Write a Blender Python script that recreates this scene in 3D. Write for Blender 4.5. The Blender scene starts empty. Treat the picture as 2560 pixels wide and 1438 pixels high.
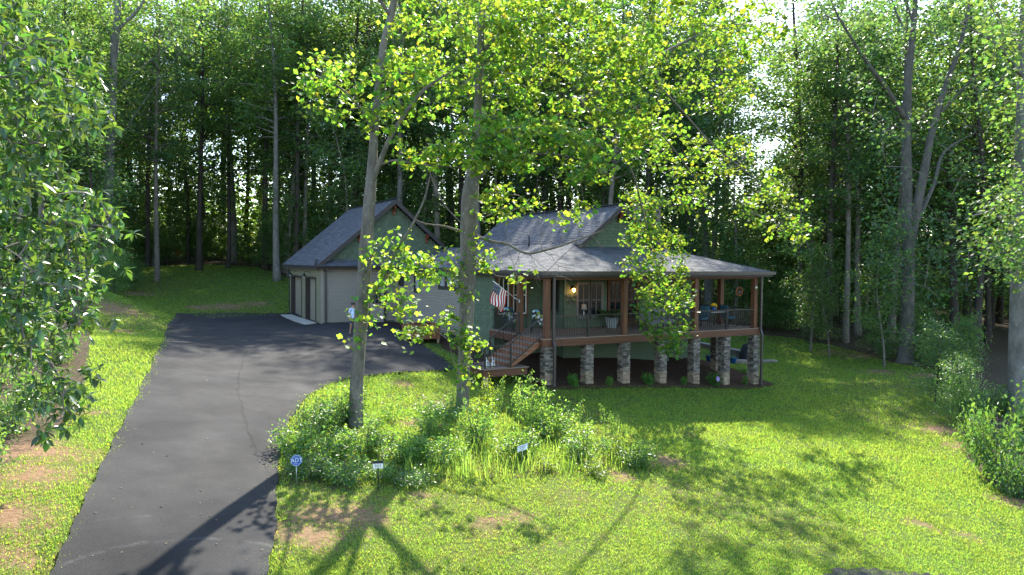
import bpy, bmesh, math, random
import numpy as np
from mathutils import Matrix, Vector
from math import sin, cos, pi, radians, sqrt, hypot, atan2

rng = np.random.default_rng(11)
random.seed(5)
scn = bpy.context.scene
COL = scn.collection

# ------------------------------------------------------------------ camera
# world axes: X runs along the house front, Y along the house side, Z up (metres)
YAW, PITCH, ROLL, FPX, CAMZ = radians(28.814), radians(2.0517), radians(-0.4837), 1780.0, 3.75
CAM = np.array([0.0, 0.0, CAMZ])
_fw = np.array([sin(YAW) * cos(PITCH), cos(YAW) * cos(PITCH), -sin(PITCH)])
_rt0 = np.array([cos(YAW), -sin(YAW), 0.0])
_dn0 = np.cross(_fw, _rt0)
_rt = cos(ROLL) * _rt0 + sin(ROLL) * _dn0
_dn = -sin(ROLL) * _rt0 + cos(ROLL) * _dn0
camd = bpy.data.cameras.new("camera")
camd.sensor_width = 36.0
camd.lens = FPX / 2560.0 * 36.0
camd.clip_start, camd.clip_end = 0.1, 2000.0
cam = bpy.data.objects.new("camera", camd)
COL.objects.link(cam)
cam.matrix_world = Matrix(((_rt[0], -_dn[0], -_fw[0], 0), (_rt[1], -_dn[1], -_fw[1], 0), (_rt[2], -_dn[2], -_fw[2], CAMZ), (0, 0, 0, 1)))
scn.camera = cam

# ------------------------------------------------------------------ sky and sun
SUN_AZ, SUN_EL = YAW + radians(9.0), radians(39.0)      # azimuth clockwise from +Y
wd = bpy.data.worlds.new("World")
scn.world = wd
wd.use_nodes = True
wn = wd.node_tree.nodes
bg = wn["Background"]
sky = wn.new("ShaderNodeTexSky")
sky.sky_type = 'NISHITA'
sky.sun_disc = False
sky.sun_elevation = SUN_EL
sky.sun_rotation = SUN_AZ
sky.dust_density = 0.6
sky.air_density = 1.0
wd.node_tree.links.new(sky.outputs[0], bg.inputs[0])
bg.inputs[1].default_value = 0.15
sd = bpy.data.lights.new("sun", 'SUN')
sd.energy = 3.7
sd.angle = radians(0.55)
sd.color = (1.0, 0.94, 0.82)
so = bpy.data.objects.new("sun", sd)
COL.objects.link(so)
so.rotation_euler = Vector((-sin(SUN_AZ) * cos(SUN_EL), -cos(SUN_AZ) * cos(SUN_EL), -sin(SUN_EL))).to_track_quat('-Z', 'Y').to_euler()
so.location = (20, 30, 40)
scn.view_settings.view_transform = 'Standard'
scn.view_settings.look = 'None'
scn.view_settings.exposure = 2.04
scn.view_settings.gamma = 1.0
scn.view_settings.use_curve_mapping = False
cy = scn.cycles
cy.max_bounces = 7
cy.diffuse_bounces = 4
cy.glossy_bounces = 2
cy.transmission_bounces = 5
cy.transparent_max_bounces = 4
cy.caustics_reflective = False
cy.caustics_refractive = False
cy.sample_clamp_indirect = 4.0
cy.use_denoising = True
try:
    cy.denoiser = 'OPENIMAGEDENOISE'
    cy.denoising_prefilter = 'ACCURATE'
except Exception:
    pass


def ray(px, py):
    return _rt * ((px - 1280) / FPX) + _dn * ((py - 719) / FPX) + _fw


def at(px, py, d):
    """world point on the line of sight of a measured picture point, d metres deep"""
    return CAM + ray(px, py) * d


# ------------------------------------------------------------------ terrain
PTS = [(10.4, 42.2, 0), (14.9, 42.2, -.05), (10.1, 34.8, 0), (5, 44, .02), (10.4, 51, .1), (5, 38, 0), (2.5, 37, .03), (2.8, 46, .12), (3.5, 50, .25), (14.9, 36, -.2), (14.9, 32.5, -.42), (14.0, 29.5, -.62), (12, 24.2, -1.05),
       (14.9, 24.2, -1.17), (16.9, 24.2, -1.28), (18.8, 24.2, -1.42), (20.85, 24.2, -1.57), (22.8, 24.2, -1.72), (24.7, 24.2, -1.93), (26.7, 24.2, -2.08), (18, 27.6, -.65), (21, 27.6, -.85), (24.3, 27.6, -1.2), (27.2, 28.2, -1.5),
       (20, 36, -.3), (27, 36, -1.3), (30.6, 29.5, -2.02), (33.7, 29.3, -2.0), (33, 33, -1.75), (36, 40, -1.6), (30, 46, -1.0), (22, 52, .5),
       (9.7, 20.9, -1.06), (5.8, 19.5, -.87), (3.3, 15.6, -1.0), (5, 12, -1.4), (2.7, 11.7, -1.3), (10, 14, -1.65), (15, 15, -1.95), (14.5, 7, -2.55), (20, 18, -2.05), (25, 20, -2.25), (8, 8, -2), (1, 12, -1.15), (-1, 12.4, -.95), (8, 28, -.4), (4, 28, -.3), (.6, 24.4, -.1), (0, 18, -.5), (3, 6, -1.9), (-3, 8, -1.3)]
for px, py, d in ((2275, 900, 43), (2110, 857, 50), (2440, 1180, 21.7), (2545, 1035, 28), (2300, 1080, 26.5), (2050, 900, 45), (1950, 842, 53), (2700, 1000, 30), (500, 667, 75), (700, 693, 66), (330, 674, 68), (440, 742, 56), (620, 742, 56), (265, 722, 40), (230, 762, 36), (290, 850, 26.5), (215, 1000, 18.6), (90, 1200, 13), (-60, 1320, 11), (0, 760, 34), (-200, 800, 30), (-300, 1000, 18), (0, 690, 60)):
    p = at(px, py, d)
    PTS.append(tuple(p))
for px, d, z in ((-400, 110, 6), (200, 120, 5.5), (700, 120, 5), (1280, 110, 3), (1800, 105, .5), (2300, 100, -1), (3000, 90, -2), (-900, 60, 4), (3000, 40, -2.5), (3300, 20, -3), (-1500, 20, 1.0)):
    p = at(px, 650, d)
    PTS.append((p[0], p[1], z))
PTS += [(0, -15, -2.6), (30, -15, -4), (-30, -10, -.5)]
PTS = np.array(PTS, float)


def _tps(r2):
    return 0.5 * r2 * np.log(r2 + 1e-9)


_n = len(PTS)
_d2 = ((PTS[:, None, :2] - PTS[None, :, :2]) ** 2).sum(2)
_K = _tps(_d2) + np.eye(_n) * 6.0
_P = np.c_[np.ones(_n), PTS[:, :2]]
_sol = np.linalg.solve(np.block([[_K, _P], [_P.T, np.zeros((3, 3))]]), np.r_[PTS[:, 2], 0, 0, 0])


def gz(x, y):
    """terrain height"""
    x = np.atleast_1d(np.asarray(x, float)); y = np.atleast_1d(np.asarray(y, float))
    out = np.empty(x.shape)
    for i in range(0, len(x), 20000):
        xs, ys = np.clip(x[i:i + 20000], -120, 160), np.clip(y[i:i + 20000], -30, 180)
        r2 = (xs[:, None] - PTS[None, :, 0]) ** 2 + (ys[:, None] - PTS[None, :, 1]) ** 2
        out[i:i + 20000] = _tps(r2) @ _sol[:_n] + _sol[_n] + _sol[_n + 1] * xs + _sol[_n + 2] * ys
    return out


def hits(pts):
    """where lines of sight of picture points meet the terrain"""
    D = np.r_[np.arange(4, 40, .1), np.arange(40, 130, .4)]
    R = np.array([ray(*p) for p in pts])
    Q = CAM[None, None] + R[:, None] * D[None, :, None]
    z = gz(Q[..., 0].ravel(), Q[..., 1].ravel()).reshape(Q.shape[:2])
    below = Q[..., 2] <= z
    k = np.where(below.any(1), below.argmax(1), len(D) - 1)
    out = []
    for i, kk in enumerate(k):
        kk = max(kk, 1)
        h0 = Q[i, kk - 1, 2] - z[i, kk - 1]; h1 = Q[i, kk, 2] - z[i, kk]
        t = np.clip(h0 / (h0 - h1 + 1e-9), 0, 1)
        q = Q[i, kk - 1] * (1 - t) + Q[i, kk] * t
        out.append((q[0], q[1], gz(q[0], q[1])[0]))
    return np.array(out)


def hit(px, py):
    return hits([(px, py)])[0]


def inpoly(x, y, poly):
    x = np.asarray(x); y = np.asarray(y)
    c = np.zeros(x.shape, bool)
    n = len(poly)
    for i in range(n):
        x1, y1 = poly[i][0], poly[i][1]; x2, y2 = poly[i - 1][0], poly[i - 1][1]
        if y1 == y2:
            continue
        c ^= ((y1 > y) != (y2 > y)) & (x < (x2 - x1) * (y - y1) / (y2 - y1) + x1)
    return c


# ------------------------------------------------------------------ object helpers
def tag(o, label=None, cat=None, group=None, kind=None):
    if label: o["label"] = label
    if cat: o["category"] = cat
    if group: o["group"] = group
    if kind: o["kind"] = kind
    return o


def empty(name, loc, label=None, cat=None, group=None, rz=0.0, sc=1.0):
    o = bpy.data.objects.new(name, None)
    o.empty_display_size = .2
    o.location = tuple(float(v) for v in loc)
    o.rotation_euler = (0, 0, rz)
    o.scale = (sc, sc, sc) if not hasattr(sc, '__len__') else sc
    COL.objects.link(o)
    return tag(o, label, cat, group)


def link(name, me, parent=None, world=True):
    """world=True: mesh is in world coordinates although its parent is an Empty elsewhere"""
    o = bpy.data.objects.new(name, me)
    COL.objects.link(o)
    if parent is not None:
        o.parent = parent
        if world and parent.type == 'EMPTY':
            o.matrix_parent_inverse = Matrix.Translation(-Vector(parent.location))
    return o


def npmesh(name, V, loops, starts, mats, mi=None, smooth=False):
    me = bpy.data.meshes.new(name)
    V = np.asarray(V, np.float32)
    me.vertices.add(len(V)); me.vertices.foreach_set('co', V.ravel())
    loops = np.asarray(loops, np.int32); starts = np.asarray(starts, np.int32)
    me.loops.add(len(loops)); me.loops.foreach_set('vertex_index', loops)
    me.polygons.add(len(starts)); me.polygons.foreach_set('loop_start', starts)
    if mi is not None:
        me.polygons.foreach_set('material_index', np.asarray(mi, np.int32))
    if smooth:
        me.polygons.foreach_set('use_smooth', np.ones(len(starts), bool))
    for m in (mats if isinstance(mats, (list, tuple)) else [mats]):
        me.materials.append(m)
    me.update(calc_edges=True)
    return me


class MB:
    """collects boxes, prisms and tubes; build() links them as one mesh object"""
    def __init__(s):
        s.v = []; s.f = []; s.m = []; s.sm = []

    def add(s, vs, fs, m=0, smooth=False):
        b = len(s.v)
        s.v += [tuple(float(c) for c in q) for q in vs]
        for q in fs:
            s.f.append(tuple(i + b for i in q)); s.m.append(m); s.sm.append(smooth)
        return s

    def box(s, a, b, m=0):
        x0, y0, z0 = (min(a[i], b[i]) for i in range(3)); x1, y1, z1 = (max(a[i], b[i]) for i in range(3))
        return s.add([(x0, y0, z0), (x1, y0, z0), (x1, y1, z0), (x0, y1, z0), (x0, y0, z1), (x1, y0, z1), (x1, y1, z1), (x0, y1, z1)], HEXF, m)

    def hexa(s, p, m=0):
        return s.add(p, HEXF, m)

    def obox(s, c, ax, ay, az, m=0):
        c, ax, ay, az = (np.array(q, float) for q in (c, ax, ay, az))
        return s.add([c - ax - ay - az, c + ax - ay - az, c + ax + ay - az, c - ax + ay - az, c - ax - ay + az, c + ax - ay + az, c + ax + ay + az, c - ax + ay + az], HEXF, m)

    def beam(s, a, b, w, h, m=0, up=(0, 0, 1)):
        a, b = np.array(a, float), np.array(b, float)
        d = (b - a); L = np.linalg.norm(d); d = d / L
        u = np.cross(d, up); u = u / np.linalg.norm(u); v = np.cross(u, d)
        return s.obox((a + b) / 2, d * L / 2, u * w / 2, v * h / 2, m)

    def tube(s, pts, rad, n=8, m=0, caps=True, smooth=True):
        P = np.array(pts, float)
        if np.ndim(rad) == 0:
            rad = [rad] * len(P)
        vs, fs = [], []
        T = np.gradient(P, axis=0)
        T /= np.linalg.norm(T, axis=1)[:, None] + 1e-12
        ref = np.array([1.0, 0, 0]) if abs(T[0][0]) < .8 else np.array([0, 1.0, 0])
        u = np.cross(T[0], ref); u /= np.linalg.norm(u)
        for i in range(len(P)):
            u = u - T[i] * (u @ T[i]); u /= np.linalg.norm(u) + 1e-12
            w = np.cross(T[i], u)
            for k in range(n):
                a = 2 * pi * k / n
                vs.append(P[i] + (u * cos(a) + w * sin(a)) * rad[i])
        for i in range(len(P) - 1):
            for k in range(n):
                fs.append((i * n + k, i * n + (k + 1) % n, (i + 1) * n + (k + 1) % n, (i + 1) * n + k))
        if caps:
            fs.append(tuple(range(n))[::-1]); fs.append(tuple(range((len(P) - 1) * n, len(P) * n)))
        return s.add(vs, fs, m, smooth)

    def lathe(s, c, prof, n=16, m=0, smooth=True):
        vs, fs = [], []
        for r, z in prof:
            for k in range(n):
                vs.append((c[0] + r * cos(2 * pi * k / n), c[1] + r * sin(2 * pi * k / n), c[2] + z))
        for i in range(len(prof) - 1):
            for k in range(n):
                fs.append((i * n + k, i * n + (k + 1) % n, (i + 1) * n + (k + 1) % n, (i + 1) * n + k))
        fs.append(tuple(range(n))[::-1]); fs.append(tuple(range((len(prof) - 1) * n, len(prof) * n)))
        return s.add(vs, fs, m, smooth)

    def prism(s, poly, d, m=0):
        """poly: 3-D outline, d: extrusion vector"""
        n = len(poly); d = np.array(d, float)
        vs = [np.array(p, float) for p in poly] + [np.array(p, float) + d for p in poly]
        fs = [tuple(range(n))[::-1], tuple(range(n, 2 * n))] + [(i, (i + 1) % n, n + (i + 1) % n, n + i) for i in range(n)]
        return s.add(vs, fs, m)

    def mesh(s, name, mats):
        me = bpy.data.meshes.new(name)
        me.from_pydata(s.v, [], s.f)
        for m in (mats if isinstance(mats, (list, tuple)) else [mats]):
            me.materials.append(m)
        me.polygons.foreach_set('material_index', s.m)
        me.polygons.foreach_set('use_smooth', s.sm)
        me.update()
        return me

    def build(s, name, mats, parent=None, world=True):
        return link(name, s.mesh(name, mats), parent, world)


HEXF = [(3, 2, 1, 0), (4, 5, 6, 7), (0, 1, 5, 4), (1, 2, 6, 5), (2, 3, 7, 6), (3, 0, 4, 7)]


# ------------------------------------------------------------------ materials
def mat(name, col, rough=.7, spec=.3, metal=0.0, vary=.15, scale=3.0, bump=0.0, bscale=40.0, isl=0.0, col2=None, streak=None, lichen=0.0, emit=None, hue=0.0, coord='Object', coat=0.0):
    m = bpy.data.materials.new(name)
    m.use_nodes = True
    nt = m.node_tree; N = nt.nodes; L = nt.links
    b = N["Principled BSDF"]
    b.inputs["Roughness"].default_value = rough
    b.inputs["Specular IOR Level"].default_value = spec
    b.inputs["Metallic"].default_value = metal
    if coat:
        b.inputs["Coat Weight"].default_value = coat
    tc = N.new("ShaderNodeTexCoord")
    mp = N.new("ShaderNodeMapping")
    if streak:
        mp.inputs["Scale"].default_value = streak
    L.new(tc.outputs[coord], mp.inputs[0])
    nz = N.new("ShaderNodeTexNoise")
    nz.inputs["Scale"].default_value = scale; nz.inputs["Detail"].default_value = 6.0; nz.inputs["Roughness"].default_value = .62
    L.new(mp.outputs[0], nz.inputs["Vector"])
    mx = N.new("ShaderNodeMix"); mx.data_type = 'RGBA'
    c2 = col2 if col2 else tuple(c * (1 - vary) for c in col)
    c1 = col if col2 else tuple(min(1, c * (1 + vary)) for c in col)
    mx.inputs[6].default_value = (*c2, 1); mx.inputs[7].default_value = (*c1, 1)
    rp = N.new("ShaderNodeMapRange")
    rp.inputs[1].default_value = .3; rp.inputs[2].default_value = .7
    L.new(nz.outputs["Fac"], rp.inputs[0]); L.new(rp.outputs[0], mx.inputs[0])
    out = mx.outputs[2]
    if lichen:
        lz = N.new("ShaderNodeTexNoise"); lz.inputs["Scale"].default_value = 9.0; lz.inputs["Detail"].default_value = 4.0; lz.inputs["Roughness"].default_value = .7
        L.new(tc.outputs[coord], lz.inputs["Vector"])
        lr = N.new("ShaderNodeMapRange"); lr.inputs[1].default_value = .60; lr.inputs[2].default_value = .68; lr.inputs[4].default_value = lichen
        L.new(lz.outputs["Fac"], lr.inputs[0])
        lm = N.new("ShaderNodeMix"); lm.data_type = 'RGBA'; lm.inputs[7].default_value = (.40, .41, .36, 1)
        L.new(lr.outputs[0], lm.inputs[0]); L.new(out, lm.inputs[6]); out = lm.outputs[2]
    if isl:
        ge = N.new("ShaderNodeNewGeometry")
        hs = N.new("ShaderNodeHueSaturation")
        mr = N.new("ShaderNodeMapRange")
        mr.inputs[3].default_value = 1 - isl; mr.inputs[4].default_value = 1 + isl
        ob = N.new("ShaderNodeObjectInfo"); ad = N.new("ShaderNodeMath"); ad.operation = 'ADD'; fr = N.new("ShaderNodeMath"); fr.operation = 'FRACT'
        L.new(ge.outputs["Random Per Island"], ad.inputs[0]); L.new(ob.outputs["Random"], ad.inputs[1]); L.new(ad.outputs[0], fr.inputs[0])
        L.new(fr.outputs[0], mr.inputs[0]); L.new(mr.outputs[0], hs.inputs["Value"])
        if hue:
            wn_ = N.new("ShaderNodeTexWhiteNoise"); wn_.noise_dimensions = '1D'
            L.new(fr.outputs[0], wn_.inputs["W"])
            mh = N.new("ShaderNodeMapRange")
            mh.inputs[3].default_value = .5 - hue; mh.inputs[4].default_value = .5 + hue
            L.new(wn_.outputs["Value"], mh.inputs[0]); L.new(mh.outputs[0], hs.inputs["Hue"])
        L.new(out, hs.inputs["Color"]); out = hs.outputs[0]
    L.new(out, b.inputs["Base Color"])
    if bump:
        n2 = N.new("ShaderNodeTexNoise"); n2.inputs["Scale"].default_value = bscale; n2.inputs["Detail"].default_value = 5.0
        L.new(mp.outputs[0], n2.inputs["Vector"])
        bp = N.new("ShaderNodeBump"); bp.inputs["Strength"].default_value = bump; bp.inputs["Distance"].default_value = .02
        L.new(n2.outputs["Fac"], bp.inputs["Height"]); L.new(bp.outputs[0], b.inputs["Normal"])
    if emit:
        b.inputs["Emission Color"].default_value = (*emit[0], 1); b.inputs["Emission Strength"].default_value = emit[1]
    return m


def leafmat(name, col, tcol, rough=.42, gloss=.35, trans=.5, val=.3, hue=.03, dry=0.0, patch=0.0):
    """leaf: coloured reflection, coloured light through the blade, a waxy sheen"""
    m = bpy.data.materials.new(name)
    m.use_nodes = True
    nt = m.node_tree; N = nt.nodes; L = nt.links
    b = N["Principled BSDF"]; o = N["Material Output"]
    b.inputs["Roughness"].default_value = rough
    b.inputs["Specular IOR Level"].default_value = gloss
    ge = N.new("ShaderNodeNewGeometry")
    oi = N.new("ShaderNodeObjectInfo")
    wn_ = N.new("ShaderNodeTexWhiteNoise"); wn_.noise_dimensions = '1D'
    L.new(ge.outputs["Random Per Island"], wn_.inputs["W"])
    mv = N.new("ShaderNodeMapRange"); mv.inputs[3].default_value = 1 - val; mv.inputs[4].default_value = 1 + val
    L.new(ge.outputs["Random Per Island"], mv.inputs[0])
    mh = N.new("ShaderNodeMapRange"); mh.inputs[3].default_value = .5 - hue; mh.inputs[4].default_value = .5 + hue
    L.new(wn_.outputs["Value"], mh.inputs[0])
    mo = N.new("ShaderNodeMapRange"); mo.inputs[3].default_value = .82; mo.inputs[4].default_value = 1.18
    L.new(oi.outputs["Random"], mo.inputs[0])
    mm = N.new("ShaderNodeMath"); mm.operation = 'MULTIPLY'
    L.new(mv.outputs[0], mm.inputs[0]); L.new(mo.outputs[0], mm.inputs[1])
    if patch:          # drier and lusher areas a few metres wide
        tc = N.new("ShaderNodeTexCoord"); pn = N.new("ShaderNodeTexNoise"); pn.inputs["Scale"].default_value = .55; pn.inputs["Detail"].default_value = 5.0
        L.new(tc.outputs["Object"], pn.inputs["Vector"])
        pr = N.new("ShaderNodeMapRange"); pr.inputs[1].default_value = .35; pr.inputs[2].default_value = .68; pr.inputs[4].default_value = patch
        L.new(pn.outputs["Fac"], pr.inputs[0])
    outs = []
    for c in (col, tcol):
        hs = N.new("ShaderNodeHueSaturation")
        src = None
        if dry:
            gt = N.new("ShaderNodeMath"); gt.operation = 'GREATER_THAN'; gt.inputs[1].default_value = 1 - dry
            L.new(wn_.outputs["Value"], gt.inputs[0])
            mx = N.new("ShaderNodeMix"); mx.data_type = 'RGBA'
            mx.inputs[6].default_value = (*c, 1); mx.inputs[7].default_value = (min(1, c[1] * 1.15), c[1] * .72, c[2] * .8, 1)
            L.new(gt.outputs[0], mx.inputs[0]); L.new(mx.outputs[2], hs.inputs["Color"])
        else:
            hs.inputs["Color"].default_value = (*c, 1)
        if patch:
            pm = N.new("ShaderNodeMix"); pm.data_type = 'RGBA'
            L.new(pr.outputs[0], pm.inputs[0]); L.new(mx.outputs[2], pm.inputs[6]); pm.inputs[7].default_value = (c[1] * .92, c[1] * .80, c[2] * 1.3, 1)
            L.new(pm.outputs[2], hs.inputs["Color"])
        L.new(mm.outputs[0], hs.inputs["Value"]); L.new(mh.outputs[0], hs.inputs["Hue"])
        outs.append(hs.outputs[0])
    L.new(outs[0], b.inputs["Base Color"])
    tr = N.new("ShaderNodeBsdfTranslucent")
    L.new(outs[1], tr.inputs["Color"])
    ms = N.new("ShaderNodeMixShader"); ms.inputs[0].default_value = trans
    L.new(b.outputs[0], ms.inputs[1]); L.new(tr.outputs[0], ms.inputs[2]); L.new(ms.outputs[0], o.inputs["Surface"])
    return m


M = dict(
    vinyl=mat("vinyl_siding_beige", (.262, .228, .190), .55, .35, vary=.05, scale=1.2, isl=0),
    shake=mat("shake_green", (.100, .132, .084), .75, .2, vary=.10, scale=2.5, isl=.13, bump=.25, bscale=30, streak=(1, 1, .15)),
    greenwall=mat("painted_green_wall", (.085, .118, .08), .8, .15, vary=.10, scale=1.5, bump=.15, bscale=25),
    tan=mat("garage_tan_siding", (.21, .195, .125), .6, .3, vary=.06, scale=1.5),
    brown=mat("dark_brown_trim", (.035, .026, .024), .5, .4, vary=.12, scale=4),
    gutter=mat("dark_brown_gutter", (.045, .035, .033), .35, .5, vary=.1, scale=5),
    roof=mat("charcoal_shingle", (.088, .092, .106), .85, .22, vary=.28, scale=14, isl=.26, hue=.02, bump=.5, bscale=120),
    slab=mat("roof_deck", (.05, .05, .055), .9, .1),
    cedar=mat("stained_cedar", (.122, .050, .024), .55, .3, vary=.4, scale=6, bump=.2, bscale=20, streak=(1.2, 1.2, .12)),
    cedarh=mat("stained_cedar_beam", (.100, .040, .021), .55, .3, vary=.35, scale=6, bump=.2, bscale=20, streak=(.12, .5, 1.6)),
    bracket=mat("red_cedar_bracket", (.20, .06, .028), .6, .25, vary=.3, scale=8),
    deck=mat("weathered_deck_board", (.24, .175, .14), .75, .2, vary=.3, scale=5, streak=(.2, 2, 1)),
    stair=mat("stair_wood", (.23, .095, .05), .65, .25, vary=.3, scale=5),
    treated=mat("treated_post", (.35, .27, .17), .8, .2, vary=.2, scale=6, streak=(1, 1, .2)),
    black=mat("black_metal", (.012, .012, .013), .35, .5, vary=.1),
    white=mat("white_paint", (.7, .69, .66), .45, .4, vary=.05),
    doorw=mat("pale_door_paint", (.30, .265, .235), .5, .4, vary=.05),
    garaged=mat("garage_door_board", (.25, .215, .165), .7, .2, vary=.2, scale=6, streak=(2, 2, .2), bump=.1),
    sash=mat("taupe_window_trim", (.15, .14, .135), .5, .3, vary=.06),
    glass=mat("window_glass", (.012, .016, .018), .06, .6, vary=.3, scale=.7),
    blind=mat("window_blind", (.30, .31, .32), .8, .1, vary=.1, scale=3),
    stone=mat("ledge_stone", (.150, .128, .110), .85, .2, vary=.35, scale=7, isl=.68, hue=.05, bump=.6, bscale=25),
    stonebase=mat("ledge_stone_tan", (.27, .20, .14), .85, .2, vary=.3, scale=7, isl=.35, hue=.03, bump=.6, bscale=25),
    mortar=mat("dark_mortar", (.05, .046, .042), .95, .1),
    concrete=mat("concrete", (.42, .39, .34), .85, .2, vary=.12, scale=2.5, bump=.15, bscale=60),
    paver=mat("paver_block", (.20, .165, .145), .9, .15, vary=.2, scale=5, isl=.2, bump=.3),
    mulch=mat("mulch", (.062, .036, .025), .95, .1, vary=.6, scale=18, bump=1.0, bscale=45),
    asphalt=None,
    skin=mat("skin", (.42, .22, .15), .5, .3, vary=.06),
    shirt=mat("pale_blue_shirt", (.52, .62, .78), .8, .15, vary=.08, scale=12),
    denim=mat("denim", (.045, .085, .16), .85, .15, vary=.2, scale=20),
    hair=mat("dark_hair", (.018, .011, .009), .5, .4, vary=.2),
    shoe=mat("dark_shoe", (.03, .02, .022), .6, .3),
    bark_grey=mat("grey_poplar_bark", (.20, .172, .14), .9, .15, col2=(.085, .074, .062), lichen=.55, scale=5, bump=1.0, bscale=14, streak=(1, 1, .35)),
    bark_pale=mat("pale_beech_bark", (.20, .185, .165), .85, .2, col2=(.085, .08, .072), lichen=.4, scale=3.5, bump=.6, bscale=10, streak=(1, 1, .5)),
    bark_dark=mat("dark_forest_bark", (.075, .062, .05), .95, .1, col2=(.035, .03, .026), scale=4, bump=.9, bscale=12, streak=(1, 1, .3)),
    bark_mid=mat("grey_beech_bark", (.13, .118, .10), .88, .15, col2=(.062, .058, .052), lichen=.3, scale=3.5, bump=.6, bscale=10, streak=(1, 1, .5)),
    twig=mat("bare_twig_bark", (.16, .135, .115), .9, .15, vary=.3, scale=8),
    leaf_tulip=leafmat("tulip_leaf", (.064, .145, .034), (.36, .56, .042), .50, .22, .50, .50, .042, dry=.015),
    leaf_hick=leafmat("broad_glossy_leaf", (.042, .092, .034), (.22, .40, .045), .34, .7, .34, .45, .035),
    leaf_forest=leafmat("forest_leaf", (.054, .104, .042), (.25, .41, .056), .48, .3, .45, .48, .035),
    leaf_forest2=leafmat("forest_leaf_blue_green", (.048, .100, .048), (.20, .36, .066), .45, .35, .44, .48, .03),
    leaf_under=leafmat("undergrowth_leaf", (.056, .122, .046), (.26, .45, .058), .38, .45, .42, .4, .03),
    leaf_bush=leafmat("bush_leaf", (.070, .155, .052), (.34, .56, .06), .38, .5, .45, .35, .03, dry=.01),
    leaf_dark=leafmat("dark_bush_leaf", (.048, .115, .042), (.24, .44, .05), .36, .55, .42, .35, .025),
    leaf_yellow=leafmat("yellow_green_leaf", (.085, .15, .022), (.40, .50, .03), .4, .4, .5, .3, .03),
    leaf_bright=leafmat("young_shrub_leaf", (.045, .14, .022), (.20, .42, .02), .4, .35, .42, .3, .02),
    tallgrass=leafmat("tall_grass_blade", (.095, .180, .042), (.40, .58, .075), .45, .3, .5, .3, .025),
    grass=leafmat("lawn_grass_blade", (.090, .168, .038), (.40, .60, .064), .5, .25, .52, .40, .022, dry=.04, patch=.22),
    blue=mat("blue_glaze", (.010, .055, .17), .3, .5),
    grey_cloth=mat("grey_cushion_cloth", (.17, .17, .19), .9, .1, scale=20, vary=.15),
    cover=mat("black_grill_cover", (.014, .014, .016), .7, .3, bump=.4, bscale=5),
    signblue=mat("sign_blue", (.012, .09, .36), .4, .4, vary=.06),
    signdark=mat("sign_dark", (.02, .022, .026), .5, .4),
    signwhite=mat("sign_white", (.72, .72, .68), .5, .3, vary=.05),
    galv=mat("galvanised_metal", (.45, .46, .47), .4, .4, metal=.7),
    red=mat("flag_red", (.42, .015, .03), .8, .1, vary=.06), flagwhite=mat("flag_white", (.75, .74, .72), .8, .1, vary=.04), flagblue=mat("flag_blue", (.012, .02, .09), .8, .1),
    lamp=mat("lit_bulb", (1, .6, .25), .4, emit=((1.0, .45, .12), 14.0)),
    cream=mat("cream_plastic", (.52, .47, .36), .5, .3),
    pot=mat("white_planter", (.28, .31, .32), .6, .3, vary=.08),
    soilred=mat("potting_soil", (.03, .02, .014), .95, .1),
    purple=mat("hydrangea_bloom", (.42, .30, .62), .7, .2, vary=.2, scale=20),
    yellowf=mat("yellow_flower", (.75, .45, .02), .6, .2),
    deadleaf=mat("fallen_leaf", (.20, .14, .08), .8, .2, vary=.4, isl=.5),
    roofpink=mat("far_brown_roof", (.32, .22, .19), .9, .1, vary=.15, scale=8),
    brick=mat("orange_brick", (.42, .15, .06), .9, .1, vary=.2, scale=8, isl=.2),
)
# ------------------------------------------------------------------ ground zones (outlines measured once, kept in world metres)
DRIVE_ROWS = [(1700, 20, 640), (1560, 80, 655), (1438, 128, 668), (1400, 143, 673), (1330, 176, 690), (1240, 218, 690), (1140, 266, 699), (1050, 312, 726), (1020, 328, 745), (990, 343, 772), (965, 355, 815), (945, 364, 880), (932, 370, 1000), (926, 373, 1138), (905, 383, 1120), (885, 392, 1092), (865, 400, 1060), (845, 409, 1040), (825, 418, 1005), (812, 424, 1000), (800, 429, 900), (790, 434, 800), (783.5, 437, 735)]
_rows = []
for i in range(len(DRIVE_ROWS) - 1):
    a, b = DRIVE_ROWS[i], DRIVE_ROWS[i + 1]
    k = max(1, int(round(abs(a[0] - b[0]) / 9)))
    for j in range(k):
        t = j / k
        _rows.append(tuple(a[q] * (1 - t) + b[q] * t for q in range(3)))
_rows.append(DRIVE_ROWS[-1])
_NC = 30
_px = []
for y, l, r in _rows:
    wl = 3.0 * sin(y * .09) + 2.0 * sin(y * .23 + 1); wr = 2.5 * sin(y * .11 + 2) + 1.5 * sin(y * .31)
    for c in range(_NC + 1):
        t = c / _NC
        _px.append(((l + wl) * (1 - t) + (r + wr) * t, y))
_G = hits(_px).reshape(len(_rows), _NC + 1, 3)
DRIVE_POLY = [tuple(q[:2]) for q in _G[:, 0]] + [tuple(q[:2]) for q in _G[::-1, -1]]
mb = MB()
nr = len(_rows)
vs = [(q[0], q[1], q[2] + .035) for q in _G.reshape(-1, 3)]
fs = [(i * (_NC + 1) + j, i * (_NC + 1) + j + 1, (i + 1) * (_NC + 1) + j + 1, (i + 1) * (_NC + 1) + j) for i in range(nr - 1) for j in range(_NC)]
mb.add(vs, fs, 0, True)
ring = [i * (_NC + 1) for i in range(nr)] + [(nr - 1) * (_NC + 1) + j for j in range(1, _NC + 1)] + [i * (_NC + 1) + _NC for i in range(nr - 2, -1, -1)]
sk = [vs[i] for i in ring] + [(vs[i][0], vs[i][1], vs[i][2] - .3) for i in ring]
n = len(ring)
mb.add(sk, [(i, i + 1, n + i + 1, n + i) for i in range(n - 1)], 0)

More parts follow.
